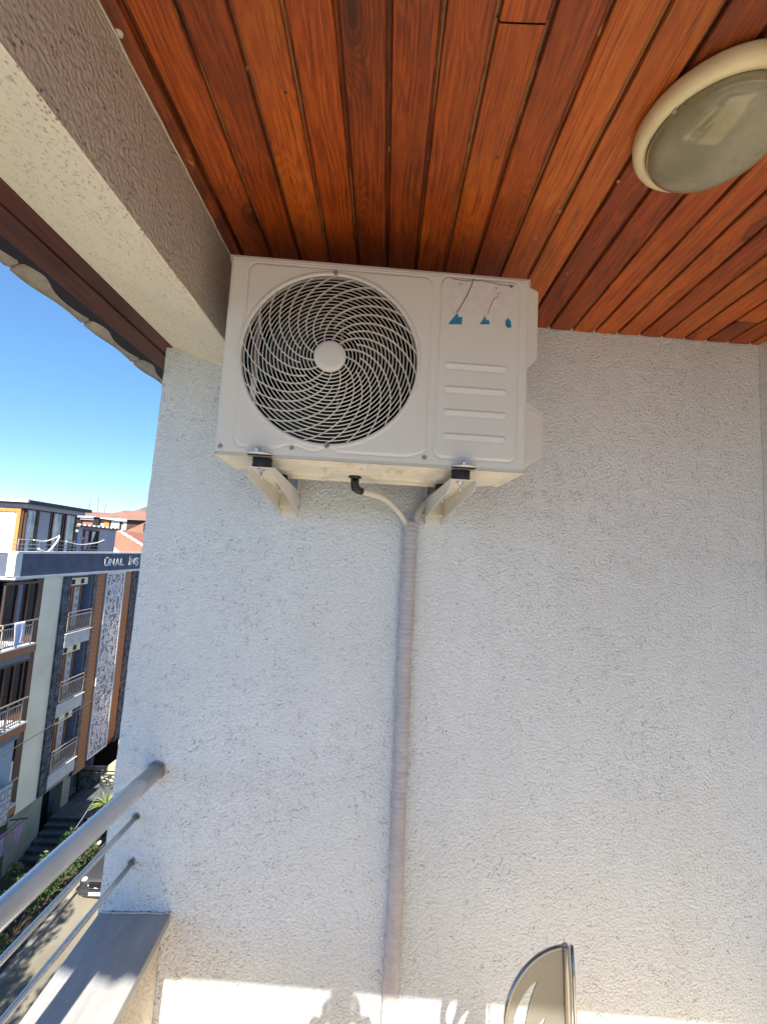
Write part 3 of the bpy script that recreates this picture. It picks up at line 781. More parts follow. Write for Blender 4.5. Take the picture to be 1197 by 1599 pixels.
# ------------------------------------------------------------------ ceiling lamp
LX, LY = .692, .795
lp = thing('ceiling_lamp', (LX, LY, 2.70), 'oval cream ceiling lamp with a dirty frosted glass dome', 'lamp')
obj('base_ring', MB().lathe([(.125, 0), (.147, .002), (.152, .010), (.151, .026), (.146, .036), (.136, .041), (.128, .040), (.1255, .034), (.125, .026)], (LX, LY, 2.699), (0, 0, -1), 80), 'lamp_cream', lp)
dm = [(.1240, .026), (.1250, .042)] + [(.1250 * math.cos(a), .042 + .062 * math.sin(a)) for a in [i * math.pi / 2 / 14 for i in range(1, 15)]]
obj('glass_dome', MB().lathe(dm, (LX, LY, 2.699), (0, 0, -1), 80), 'lamp_glass', lp)
obj('lamp_plate', MB().lathe([(0, 0), (.126, 0), (.126, .004), (0, .004)], (LX, LY, 2.698), (0, 0, -1), 40), 'lamp_cream', lp)
bl = MB().lathe([(0, .0), (.02, .0), (.022, .012), (.03, .02), (.032, .032), (.026, .045), (.012, .054), (0, .056)], (LX + .02, LY, 2.69), (0, 0, -1), 24)
obj('bulb', bl, 'far_white', lp)
for a in (R(200), R(285), R(60)):
    cx, cy = LX + .127 * math.cos(a), LY + .127 * math.sin(a)
    obj('clip', MB().prism([(cx - .004, cy - .004, 2.661), (cx + .004, cy - .004, 2.661), (cx + .004, cy + .004, 2.661), (cx - .004, cy + .004, 2.661)], (0, 0, -.008)), 'zinc', lp)

# ------------------------------------------------------------------ metal chair
ch = thing('metal_chair', (.42, 1.0, 0), 'brown grey steel chair with slotted arched back at the bottom edge', 'chair')
CYB = 1.08
def cb(s_, z): return Vector((.520 - s_, CYB - .02 * (s_ / .15) + .10 * (z - .88), z))   # back plane, s to the left of the post
top, wid, bot = .868, .142, .46
def arch(t):   # 0 at the post top, 1 down the left side
    if t < .6:
        a = t / .6 * math.pi / 2; return (wid * math.sin(a), top - .135 * (1 - math.cos(a)))
    return (wid + .004 * (t - .6), top - .135 - (t - .6) / .4 * (top - .135 - bot))
outl = [arch(i / 60) for i in range(61)]
def slot(cs, cz, ln, wd, tilt, n=16):
    pts = []
    for i in range(n):
        a = 2 * math.pi * i / n; l = math.cos(a) * ln; q = math.sin(a) * wd * (1 - .45 * math.cos(a)) + .22 * ln * (1 - (l / ln) ** 2)
        pts.append((cs - (l * math.sin(tilt) + q * math.cos(tilt)) * -1, cz + l * math.cos(tilt) - q * math.sin(tilt)))
    return pts
slots = [slot(.088, .755, .060, .013, R(-24)), slot(.062, .700, .042, .008, R(-24)), slot(.108, .655, .05, .009, R(-24)), slot(.062, .59, .042, .008, R(-24))]
bm = bmesh.new()
def loop(pts):
    vs = [bm.verts.new(cb(a, z)) for a, z in pts]
    return [bm.edges.new((vs[i], vs[(i + 1) % len(vs)])) for i in range(len(vs))]
E_ = loop([(.0, top)] + outl[1:] + [(.0, bot)])
for s4 in slots: E_ += loop(s4)
bmesh.ops.triangle_fill(bm, use_beauty=True, use_dissolve=False, edges=E_, normal=(0, -1, 0))
me = bpy.data.meshes.new('back_panel'); bm.to_mesh(me); bm.free(); me.materials.append(MATS['chair_steel'])
o = bpy.data.objects.new('back_panel', me); link(o, ch); sm = o.modifiers.new('thickness', 'SOLIDIFY'); sm.thickness = .003
obj('rim', MB().tube([cb(a, z) for a, z in outl], .0048, 12), 'chair_tube', ch)
post = [cb(-.006, .872), cb(-.008, .866), cb(-.009, .80), cb(-.009, .46), (.528, .99, .25), (.53, .95, 0.)]
obj('post', MB().tube(post, [.0065, .0085, .0092, .0092, .0092, .0092], 18), 'chair_tube', ch)
obj('post', MB().tube([cb(-.024, .868), cb(-.026, .80), cb(-.026, .46)], .0040, 12), 'chair_tube', ch)
obj('leg', MB().tube([cb(wid, .46), (.375, .98, .25), (.37, .95, 0.)], .009, 12), 'chair_tube', ch)
for x in (.36, .54): obj('leg', MB().tube([(x, .66, .44), (x, .69, .2), (x, .64, 0.)], .009, 12), 'chair_tube', ch)
st = MB().prism([(.35, .64, .445), (.55, .64, .445), (.545, 1.03, .445), (.365, 1.03, .445)], (0, 0, .012)); obj('seat', st, 'chair_steel', ch, bevel=.006)

# ------------------------------------------------------------------ photographer behind the camera (throws the hand shadow on the wall)
pe = thing('person', (.0, -.45, 0), 'person in a dark t-shirt holding up a phone, casting the notched shadow on the wall', 'person')
def skin(name, nodes, edges, mat, sub=2, root=0):
    me = bpy.data.meshes.new(name); me.from_pydata([n_[0] for n_ in nodes], edges, []); me.materials.append(MATS[mat])
    o = bpy.data.objects.new(name, me); link(o, pe)
    s = o.modifiers.new('skin', 'SKIN')
    if not me.skin_vertices: me.attributes  # layer is made below
    bmx = bmesh.new(); bmx.from_mesh(me); lay = bmx.verts.layers.skin.verify()
    for v, n_ in zip(bmx.verts, nodes):
        r_ = n_[1]; v[lay].radius = r_ if isinstance(r_, tuple) else (r_, r_); v[lay].use_root = (v.index == root)
    bmx.to_mesh(me); bmx.free()
    s.use_smooth_shade = True
    sb = o.modifiers.new('sub', 'SUBSURF'); sb.levels = sub; sb.render_levels = sub
    return o
N_ = [((0, -.50, .95), (.15, .10)), ((0, -.50, 1.12), (.135, .09)), ((0, -.51, 1.30), (.16, .10)), ((0, -.50, 1.43), (.11, .08)), ((0, -.485, 1.50), .052), ((0, -.47, 1.56), .052),
      ((0, -.455, 1.63), (.075, .085)), ((0, -.455, 1.72), (.078, .095)), ((0, -.465, 1.77), (.05, .06))]
Ed = [(i, i + 1) for i in range(8)]
for sg in (-1, 1):
    b0 = len(N_)
    N_ += [((sg * .17, -.50, 1.41), .055), ((sg * .245, -.44, 1.22), .045), ((sg * .27, -.33, 1.27), .042), ((sg * .18 + .05, -.15, 1.57), .038), ((sg * .105 + .05, -.062, 1.685), .030), ((sg * .070 + .05, -.03, 1.725), (.030, .022))]
    Ed += [(3, b0)] + [(b0 + i, b0 + i + 1) for i in range(5)]
    b1 = len(N_)
    N_ += [((sg * .095, -.50, .86), .085), ((sg * .11, -.49, .50), .058), ((sg * .115, -.51, .12), .042), ((sg * .12, -.50, .05), .045), ((sg * .13, -.38, .035), (.042, .03))]
    Ed += [(0, b1)] + [(b1 + i, b1 + i + 1) for i in range(4)]
    # fingers around the phone edge
for_f = []
skin('body', N_, Ed, 'skin')
for sg in (-1, 1):
    for k in range(4):
        z = 1.752 - .020 * k
        skin('finger', [((.05 + sg * .066, -.034, z - .016), .0105), ((.05 + sg * .060, -.016, z - .002), .0098), ((.05 + sg * .048, -.0095, z + .002), .0088), ((.05 + sg * .036, -.0100, z + .003), .0078)], [(0, 1), (1, 2), (2, 3)], 'skin', 1)
    skin('thumb', [((.05 + sg * .066, -.040, 1.700), .011), ((.05 + sg * .052, -.046, 1.715), .010), ((.05 + sg * .036, -.040, 1.728), .009), ((.05 + sg * .026, -.036, 1.74), .0075)], [(0, 1), (1, 2), (2, 3)], 'skin', 1)
sh = [((0, -.50, .93), (.165, .115)), ((0, -.50, 1.12), (.15, .105)), ((0, -.51, 1.30), (.175, .115)), ((0, -.50, 1.43), (.12, .09))]
se = [(0, 1), (1, 2), (2, 3)]
for sg in (-1, 1):
    b0 = len(sh); sh += [((sg * .17, -.50, 1.41), .068), ((sg * .235, -.45, 1.25), .06)]; se += [(3, b0), (b0, b0 + 1)]
skin('shirt', sh, se, 'shirt_cloth')
tr_ = [((0, -.50, .98), (.16, .11))]; te = []
for sg in (-1, 1):
    b0 = len(tr_); tr_ += [((sg * .095, -.50, .86), .10), ((sg * .11, -.49, .50), .075), ((sg * .115, -.51, .12), .062)]; te += [(0, b0), (b0, b0 + 1), (b0 + 1, b0 + 2)]
skin('trousers', tr_, te, 'trouser_cloth')
obj('hair', MB().lathe([(0, .125), (.05, .118), (.083, .09), (.094, .05), (.092, .0), (.085, -.03)], (0, -.475, 1.72), (0, -.25, 1), 24, sy=1.05), 'hair_dark', pe)
ph = MB().box((.010, -.0285, 1.625), (.088, -.0195, 1.785)); obj('phone', ph, 'phone_black', label='black phone held up by the person to take the picture', cat='phone', bevel=.003)

# ------------------------------------------------------------------ street level
GZ = -11.7
PZ = -11.2
gd = MB().add([(-2500, -800, GZ - .03), (2500, -800, GZ - .03), (2500, 4000, GZ - .03), (-2500, 4000, GZ - .03)], [(0, 1, 2, 3)])
obj('ground', gd, 'earth', kind='structure')
obj('road', MB().add([(-10.0, -60, GZ), (-2.0, -60, GZ), (-2.0, 140, GZ), (-10.0, 140, GZ)], [(0, 1, 2, 3)]), 'asphalt', kind='structure')
kb = bpy.data.objects.new('kerb', None); COL.objects.link(kb); tag(kb, kind='structure'); WL['kerb'] = Vector()
km = None
for i in range(34):
    if km is None:
        k_ = obj('kerb_stone', MB().box((-.09, -.49, GZ - .02), (.09, .49, GZ + .14)), 'kerb_stone', kb, bevel=.02); km = k_.data
        k_.location = (-10.1, 2, 0)
    else:
        k_ = bpy.data.objects.new('kerb_stone', km); k_.parent = kb; COL.objects.link(k_); k_.location = (-10.1, 2 + i, 0)
bx('planting_bed', (-11.35, 2, GZ - .02), (-10.2, 26, GZ + .10), 'earth', kind='structure')

# ------------------------------------------------------------------ apartment building across the street
FX = -13.0
ab = thing('apartment_building', (-14, 22, GZ), 'cream apartment building across the street with a dark blue lettered parapet and glazed roof terrace', 'building')
def fb(nm, x, y0, y1, z0, z1, mat, d=.2, **kw):   # facade piece whose outer face is at x, thickness d behind it
    return bx(nm, (x - d, y0, z0), (x, y1, z1), mat, ab, **kw)
fb('wall', FX, 18.98, 20.15, -9.22, .10, 'cream_render', .5)
fb('wall', FX - .02, 17.30, 18.60, -9.22, -7.0, 'cream_render', .3)
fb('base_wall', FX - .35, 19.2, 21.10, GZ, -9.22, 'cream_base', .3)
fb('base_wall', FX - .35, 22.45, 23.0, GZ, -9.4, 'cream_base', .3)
fb('core', FX - 1.45, 17.0, 27.0, GZ, .15, 'grey_blue', 9)
fb('soffit', FX - .02, 17.3, 26.7, -9.30, -9.222, 'cream_base', 1.5)
fb('doorway', FX - .9, 21.1, 22.45, GZ, -9.3, 'interior_dark', .1)
def courses(nm, x, y0, y1, z0, z1, mat, h, proud=.035):
    m = MB(); z = z0; r_ = random.Random(int(y0 * 100))
    while z < z1 - .01:
        y = y0
        while y < y1 - .01:
            L_ = min(y1 - y, r_.uniform(.22, .5)); hh = min(h, z1 - z)
            m.box((x - .1, y + .004, z + .004), (x + r_.uniform(0, proud), y + L_ - .004, z + hh - .006)); y += L_
        z += h
    obj(nm, m, mat, ab, kind='stuff')
fb('pilaster', FX + .03, 20.15, 20.62, -9.2, .1, 'slate', .7)
courses('stone_cladding', FX + .06, 20.15, 20.62, -9.2, .1, 'slate', .13)
fb('pilaster', FX + .01, 22.38, 22.66, -9.4, .1, 'slate_brown', .7)
courses('stone_cladding', FX + .04, 22.38, 22.66, -9.4, .1, 'slate_brown', .13)
fb('pilaster', FX + .01, 25.95, 26.72, -9.2, .1, 'slate', .7)
courses('stone_cladding', FX + .04, 25.95, 26.72, -9.2, .1, 'slate', .13)
fb('cladding_wall', FX - .02, 22.66, 25.95, -9.3, .1, 'brown_frame', .7)
pm = {}
for z in [(-9.45 + .235 * i) for i in range(41)]:
    for (y0, y1) in ((22.665, 23.40), (25.14, 25.945)):
        key = (y0,)
        if z < -9.2 and y0 > 24: continue
        if key not in pm:
            o = obj('plank', MB().box((FX - .02, y0, 0), (FX + .02, y1, .226)), 'cladding_wood', ab); pm[key] = o.data; o.location = (0, 0, z); o.matrix_parent_inverse = Matrix.Translation(-WL[ab.name])
        else:
            o = bpy.data.objects.new('plank', pm[key]); link(o, ab); o.location = (0, 0, z)
# lattice panel of white swirls
fb('lattice_backing', FX + .03, 23.42, 25.12, -9.12, .06, 'lattice_back', .05)
fm = MB()
for (y0, y1, z0, z1) in ((23.42, 23.50, -9.15, .08), (25.04, 25.12, -9.15, .08), (23.50, 25.04, -9.15, -9.07), (23.50, 25.04, .0, .08)):
    fm.box((FX + .03, y0, z0), (FX + .09, y1, z1))
obj('lattice_frame', fm, 'lattice_paint', ab)
lt = MB(); r5 = random.Random(5)
for i in range(620):
    y, z = r5.uniform(23.55, 25.0), r5.uniform(-9.0, .0)
    r_ = r5.uniform(.07, .26); a0 = r5.uniform(0, 6.3); a1 = a0 + r5.uniform(1.6, 4.2) * r5.choice((-1, 1)); pts = []
    for k in range(9):
        a = a0 + (a1 - a0) * k / 8; rr_ = r_ * (1 - .5 * k / 8)
        pts.append((FX + .06, min(25.03, max(23.51, y + rr_ * math.cos(a))), min(.02, max(-9.08, z + rr_ * 1.3 * math.sin(a)))))
    lt.tube(pts, [.016 + .016 * math.sin(math.pi * (k + .5) / 9) for k in range(9)], 4, smooth=False)
obj('lattice_swirls', lt, 'lattice_paint', ab, kind='stuff')
# bay with small balconies
fb('recess_back', FX - .52, 20.62, 22.38, -9.3, .1, 'grey_blue', .1)
fb('recess_side', FX - .02, 22.30, 22.379, -9.3, .1, 'grey_blue', .5)
for lv, zt in enumerate((-2.50, -5.55, -8.50)):
    fb('balcony_slab', FX + .10, 20.60, 22.40, zt - .60, zt - .03, 'panel_white', .62, bevel=.01)
    fb('balcony_ledge', FX + .16, 20.56, 22.46, zt - .03, zt, 'white_trim', .66)
    rl2 = MB()
    zr = zt + .92
    for z in (zr, zr - .16, zt + .06): rl2.box((FX + .07, 20.64, z - .02), (FX + .11, 22.36, z + .02))
    for y in (20.64, 22.32): rl2.box((FX + .07, y, zt), (FX + .11, y + .04, zr))
    obj('railing', rl2, 'balcony_rail', ab)
    b_ = None
    for i in range(14):
        y = 20.76 + i * .117
        if b_ is None: b_ = obj('baluster', MB().box((FX + .08, 0, zt + .02), (FX + .10, .022, zr - .16)), 'balcony_rail', ab)
        else: o = bpy.data.objects.new('baluster', b_.data); link(o, ab); o.location = (0, y, 0); continue
        b_.location = (0, y, 0)
    zh = zt + 2.42 if lv else .0                      # head of the doors
    zh = min(zh, -.02) if lv == 0 else zh
    ztop = {0: -.05, 1: -3.13, 2: -6.18}[lv]
    ln = fb('lintel', FX - .05, 20.66, 22.02, ztop - .33, ztop, 'cream_render', .3)
    for y in (20.84, 21.50): bx('vent_opening', (FX - .06, y, ztop - .28), (FX - .04, y + .24, ztop - .06), 'interior_dark', ln)
    dh = ztop - .36
    dr_ = fb('balcony_door', FX - .33, 20.70, 22.02, zt, dh, 'brown_frame', .03)
    for j, y in enumerate((20.74, 21.40)):
        f_ = MB()
        for (a, b2, c2, d2) in ((y, y + .07, zt + .02, dh - .02), (y + .53, y + .60, zt + .02, dh - .02), (y + .07, y + .53, zt + .02, zt + .16), (y + .07, y + .53, dh - .10, dh - .02)):
            f_.box((FX - .33, a, c2), (FX - .27, b2, d2))
        obj('leaf_frame', f_, 'cladding_wood', dr_)
        cur = MB(); n = 16; vs = []
        for q in range(n + 1):
            yy = y + .07 + .46 * q / n; xx = FX - .315 + .012 * math.sin(q * 1.9)
            vs += [(xx, yy, zt + .16), (xx, yy, dh - .10)]
        cur.add(vs, [(2 * q, 2 * q + 2, 2 * q + 3, 2 * q + 1) for q in range(n)], True)
        obj('curtain', cur, 'curtain_sunlit' if (lv == 2 and j == 0) else 'curtain', dr_)
        gs = MB()
        for z in [zt + .35 + .38 * q for q in range(5)]:
            gs.tube([(FX - .275, y + .30 + .05 * math.cos(a), z + .10 * math.sin(a)) for a in [q * math.pi / 6 for q in range(12)]], .007, 4, closed=True)
        obj('window_grille', gs, 'iron_black', dr_)
# parapet band with letters
PXF = -12.93
fb('roof_band', PXF, 17.30, 26.95, .20, 1.08, 'parapet_blue', .25)
fb('band_trim', PXF + .04, 17.26, 27.0, 1.08, 1.16, 'white_trim', .34)
fb('band_trim', PXF + .05, 17.26, 27.0, .09, .20, 'white_trim', 1.0)
bx('roof_band', (-23, 17.30, .20), (PXF - .26, 17.55, 1.08), 'parapet_blue', ab)
bx('band_trim', (-23, 17.262, 1.08), (PXF - .30, 17.60, 1.158), 'white_trim', ab)
bx('band_trim', (-23, 17.262, .092), (PXF - .96, 18.0, .198), 'white_trim', ab)
bx('corner_post', (PXF - .27, 17.20, .20), (PXF + .03, 17.52, 1.08), 'white_trim', ab)
def letters(txt, y, z, size, sx):
    cu = bpy.data.curves.new('t', 'FONT'); cu.body = txt; cu.size = size; cu.extrude = .015; cu.offset = .011
    to = bpy.data.objects.new('t', cu); COL.objects.link(to)
    dg = bpy.context.evaluated_depsgraph_get(); dg.update()
    me = bpy.data.meshes.new_from_object(to.evaluated_get(dg)); bpy.data.objects.remove(to); me.name = 'letter'
    xs = [v.co.x for v in me.vertices]; w_ = max(xs) - min(xs); m0 = min(xs)
    for v in me.vertices: v.co = Vector((PXF + .03 + v.co.z, y + (v.co.x - m0) * sx / w_, z + v.co.y))
    me.materials.clear(); me.materials.append(MATS['white_trim'])
    link(bpy.data.objects.new('letter', me), ab)
y = 22.97
for ch_, w_ in (('Ü', .50), ('N', .50), ('A', .56), ('L', .38), (' ', .50), ('İ', .17), ('N', .52), ('Ş', .46)):
    if ch_ != ' ': letters(ch_, y, .46, .52, (w_ - .03) * .90)
    y += (w_ + .035) * .893
# corner balconies
BXF = -12.50
fb('loggia_back', FX - 1.0, 17.1, 18.98, -9.2, .15, 'dark_glass', .3)
fb('loggia_side', FX - .005, 18.62, 18.979, -9.2, .1, 'brown_frame', 1.0)
for lv, zt in enumerate((-2.40, -5.38, -8.36)):
    fb('balcony_slab', BXF, 16.50, 18.31, zt - .05, zt, 'white_trim', 2.2)
    fb('balcony_fascia', BXF - .01, 16.52, 18.30, zt - .33, zt - .05, 'cladding_wood', 2.1)
    fb('balcony_underside', BXF - .10, 16.60, 18.15, zt - .56, zt - .33, 'grey_blue', 2.0)
    rl2 = MB(); zr = zt + .93
    for z in (zr, zr - .17, zt + .10):
        rl2.box((BXF - .06, 16.54, z - .02), (BXF - .02, 18.0 if z < zr else 18.25, z + .02)); rl2.box((-14.6, 16.54, z - .02), (BXF - .06, 16.58, z + .02))
    for y in (16.54, 17.25, 17.96): rl2.box((BXF - .06, y, zt), (BXF - .02, y + .04, zr))
    obj('railing', rl2, 'balcony_rail', ab)
    b_ = None
    for i in range(13):
        y = 16.66 + i * .105
        if b_ is None: b_ = obj('baluster', MB().box((BXF - .05, 0, zt + .10), (BXF - .03, .02, zr - .17)), 'balcony_rail', ab); b_.location = (0, y, 0)
        else: o = bpy.data.objects.new('baluster', b_.data); link(o, ab); o.location = (0, y, 0)
    zt2 = {0: .09, 1: -2.97, 2: -5.95}[lv]
    if lv < 2:
        gz = fb('window', BXF - .45, 16.9, 18.60, zt + .35, zt2 - .10, 'dark_glass', .03)
        ff = MB()
        for y in ((16.9, 17.48, 18.02, 18.54) if lv == 0 else (16.9, 17.36, 17.82, 18.28, 18.54)): ff.box((BXF - .449, y, zt + .35), (BXF - .39, y + .06, zt2 - .10))
        ff.box((BXF - .448, 16.9, zt2 - .19), (BXF - .38, 18.6, zt2 - .10)); ff.box((BXF - .448, 16.9, zt + .30), (BXF - .38, 18.6, zt + .38))
        obj('frame', ff, 'brown_frame', gz)
        if lv == 0: bx('blind', (BXF - .447, 17.54, zt + .38), (BXF - .44, 17.80, zt2 - .19), 'grey_blue', gz)
    else:
        fb('side_screen', BXF - .30, 16.9, 18.2, zt + .1, zt2 - .05, 'pale_blue_wall', .04)
# towel, carpet, laundry
def cloth(nm, mat, xf, y0, y1, z0, z1, label, cat, dx=.02, over=True):
    m = MB(); nu, nv = 14, 12; vs = []
    for i in range(nu + 1):
        for j in range(nv + 1):
            f_, g_ = i / nu, j / nv
            yy = y0 + (y1 - y0) * f_ * (1 - .08 * g_) + .05 * g_ * math.sin(g_ * 3); zz = z1 - (z1 - z0) * g_ * (1 + .04 * math.sin(f_ * 7))
            vs.append((xf + dx + (.035 * math.sin(f_ * 9 + g_ * 2)) * g_ + (-.0 if j else -dx), yy, zz))
    fs = [(i * (nv + 1) + j, i * (nv + 1) + j + 1, (i + 1) * (nv + 1) + j + 1, (i + 1) * (nv + 1) + j) for i in range(nu) for j in range(nv)]
    m.add(vs, fs, True); o = obj(nm, m, mat, label=label, cat=cat); sm = o.modifiers.new('t', 'SOLIDIFY'); sm.thickness = .01; return o
cloth('towel', 'towel', BXF + .0, 17.0, 17.52, -2.28, -1.44, 'pale blue towel hanging over the top corner balcony railing', 'towel')
cloth('carpet', 'carpet_pattern', BXF + .0, 16.55, 17.95, -8.85, -7.40, 'grey patterned carpet hung over the lowest corner balcony railing', 'carpet')
lr = thing('laundry_rack', (-12.8, 18.6, -9.6), 'wall mounted clothes line below the lowest corner balcony', 'clothes line')
obj('line', MB().tube([(-12.55, 17.2, -9.35), (-12.55, 19.08, -9.32)], .015, 6), 'cable_black', lr)
obj('line', MB().tube([(-12.75, 17.2, -9.36), (-12.75, 19.08, -9.33)], .015, 6), 'cable_black', lr)
obj('support', MB().tube([(-13.34, 19.02, -9.45), (-12.5, 19.02, -9.33)], .02, 6), 'iron_black', lr)
cloth('pink_shirt', 'pink_cloth', -12.55, 18.35, 18.78, -10.0, -9.35, 'pink shirt on the clothes line, the one farther from the carpet', 'laundry')
cloth('pink_trousers', 'pink_cloth', -12.72, 17.95, 18.30, -10.2, -9.36, 'darker pink trousers on the clothes line beside the pink shirt', 'laundry')
cloth('grey_shirt', 'grey_cloth', -12.55, 17.55, 17.90, -10.1, -9.36, 'grey shirt on the clothes line nearest the frame edge', 'laundry')
# roof terrace room
tr2 = bx('terrace_floor', (-23, 17.55, .0), (-13.2, 27, .16), 'cement', ab)
TX = -14.3
rm = bx('terrace_room', (-22, 19.22, .16), (TX - .05, 22.70, 2.94), 'brown_frame', ab)
bx('room_roof', (-22.5, 18.95, 3.12), (-13.95, 23.2, 3.28), 'iron_black', ab)
bx('room_fascia', (-22.3, 19.10, 2.94), (-14.12, 22.95, 3.12), 'grey_render', ab)
bx('gutter', (-22.5, 18.85, 3.17), (-13.97, 18.95, 3.31), 'far_white', ab)
for (y0, y1, m_) in ((19.36, 19.92, 'room_glass'), (20.06, 20.78, 'grey_render'), (20.98, 21.62, 'room_glass'), (21.86, 22.55, 'room_glass')):
    p_ = bx('window', (TX - .05, y0, .45), (TX - .02, y1, 2.88), m_, ab)
    if m_ == 'room_glass': bx('curtain', (TX - .02, y0 + .1, .45), (TX - .015, y0 + .3, 2.88), 'curtain', p_)
    f_ = MB()
    for (a, b2) in ((y0 - .06, y0), (y1, y1 + .06)): f_.box((TX - .05, a, .3), (TX + .02, b2, 2.93))
    f_.box((TX - .05, y0, 2.88), (TX + .02, y1, 2.93)); f_.box((TX - .05, y0, .40), (TX + .02, y1, .45))
    obj('frame', f_, 'brown_frame', p_)
for (x0_, x1_) in ((-15.45, -14.42), (-16.75, -15.6)):
    d_ = MB(); yy = 19.20
    for (a, b2, c2, e2) in ((x0_, x0_ + .16, .3, 2.90), (x1_ - .16, x1_, .3, 2.90), (x0_ + .16, x1_ - .16, 2.76, 2.90), (x0_ + .16, x1_ - .16, .3, .45)):
        d_.box((a, yy - .06, c2), (b2, yy + .02, e2))
    df = obj('terrace_door', d_, 'orange_wood', ab)
    cm = MB(); vs = []; n = 14
    for q in range(n + 1):
        xx = x0_ + .16 + (x1_ - x0_ - .32) * q / n; vs += [(xx, yy - .01 + .012 * math.sin(q * 1.7), .45), (xx, yy - .01 + .012 * math.sin(q * 1.7), 2.76)]
    cm.add(vs, [(2 * q, 2 * q + 2, 2 * q + 3, 2 * q + 1) for q in range(n)], True); obj('curtain', cm, 'curtain', df)
tr3 = MB()
for z in (1.62, 1.44, 1.28): tr3.tube([(-22, 17.42, z), (-13.06, 17.42, z), (-13.06, 22.8, z)], .018, 6)
for p in [(-13.06, 17.42 + 1.1 * i) for i in range(5)] + [(-13.06 - 1.25 * i, 17.42) for i in range(1, 7)]: tr3.tube([(p[0], p[1], 1.15), (p[0], p[1], 1.62)], .018, 6)
obj('terrace_railing', tr3, 'grey_blue', ab)
def strand(pts, r=.022): return MB().tube(bez(pts, 8), r, 6)
obj('rope', strand([(-13.0, 18.1, 1.62), (-13.0, 18.7, 1.58), (-12.98, 19.3, 1.75), (-12.98, 19.55, 1.86)]), label='pale rope tied along the terrace railing near the corner', mat='hose_white', cat='rope')
obj('cloth_strip', strand([(-12.95, 19.5, 1.80), (-12.95, 19.3, 1.50), (-12.95, 18.95, 1.18), (-12.95, 18.7, 1.16), (-12.95, 18.35, 1.28)], .035), 'far_white', label='twisted white cloth hanging over the terrace railing onto the blue band', cat='cloth')
obj('sagging_cable', strand([(-13.0, 20.0, 1.62), (-13.0, 21.0, 1.50), (-13.0, 22.2, 1.60), (-13.0, 22.9, 1.78)]), 'far_white', label='white cable sagging along the terrace railing beside the grey room', cat='cable')
bx('grey_room', (-21, 24.45, .16), (-15.3, 28.1, 2.40), 'grey_render', ab)
bx('room_coping', (-21, 24.3, 2.40), (-15.15, 28.3, 2.50), 'far_ridge', ab)
for i in range(9): bx('coping_block', (-15.35, 24.4 + .43 * i, 2.50), (-15.18, 24.4 + .43 * i + .26, 2.58), 'far_white', ab)
gw = bx('window', (-15.32, 24.95, 1.20), (-15.27, 26.20, 2.24), 'interior_dark', ab)
f_ = MB()
for (a, b2, c2, d2) in ((24.88, 24.96, 1.12, 2.30), (25.50, 25.58, 1.2, 2.24), (26.18, 26.26, 1.12, 2.30), (24.96, 26.18, 1.12, 1.20), (24.96, 26.18, 2.24, 2.30)): f_.box((-15.31, a, c2), (-15.22, b2, d2))
obj('frame', f_, 'brown_frame', gw)
bx('curtain', (-15.27, 24.98, 1.2), (-15.26, 25.32, 2.24), 'pink_cloth', gw)
obj('curtain', MB().prism([(-15.265, 25.60, 2.22), (-15.265, 25.95, 2.22), (-15.265, 25.62, 1.4)], (.004, 0, 0)), 'curtain', gw)
# entrance stair, porch
stt = thing('entrance_stair', (-12, 20, GZ), 'dark stone steps rising to the building entrance in the shade', 'stairs')
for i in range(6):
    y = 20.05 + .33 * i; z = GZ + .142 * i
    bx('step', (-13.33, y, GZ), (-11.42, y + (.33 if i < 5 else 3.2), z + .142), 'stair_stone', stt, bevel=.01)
obj('handrail', MB().tube([(-11.42, 19.9, GZ + .95), (-11.42, 21.9, GZ + 1.75), (-11.42, 22.4, GZ + 1.8)], .018, 6), 'grey_blue', stt)
for y, z in ((19.95, GZ), (20.9, GZ + .3), (21.9, GZ + .75)): obj('handrail_post', MB().tube([(-11.42, y, z), (-11.42, y, z + 1.0)], .014, 6), 'grey_blue', stt)
po = thing('porch_wall', (-12.6, 25, PZ), 'low cream porch wall with a sloping end behind the bicycle', 'wall')
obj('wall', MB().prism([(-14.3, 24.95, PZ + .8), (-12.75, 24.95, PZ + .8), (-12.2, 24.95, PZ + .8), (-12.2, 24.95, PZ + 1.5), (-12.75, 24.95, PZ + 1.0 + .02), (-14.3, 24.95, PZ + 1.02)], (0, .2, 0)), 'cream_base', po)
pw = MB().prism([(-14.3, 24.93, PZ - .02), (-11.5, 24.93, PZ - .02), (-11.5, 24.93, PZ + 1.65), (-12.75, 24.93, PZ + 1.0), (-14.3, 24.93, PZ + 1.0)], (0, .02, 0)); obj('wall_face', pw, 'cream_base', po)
bx('porch_post', (-13.62, 24.0, PZ + .3), (-13.54, 24.08, -9.3), 'iron_black', po)
bx('porch_back', (-14.3, 26.6, PZ), (-10.8, 26.7, -9.0), 'porch_wood', po)
bx('porch_column', (-12.75, 26.0, PZ), (-12.45, 26.3, -9.2), 'cream_base', po)
bx('landing_rail', (-14.0, 24.5, PZ + 1.02), (-11.9, 24.53, PZ + 1.06), 'iron_black', po)
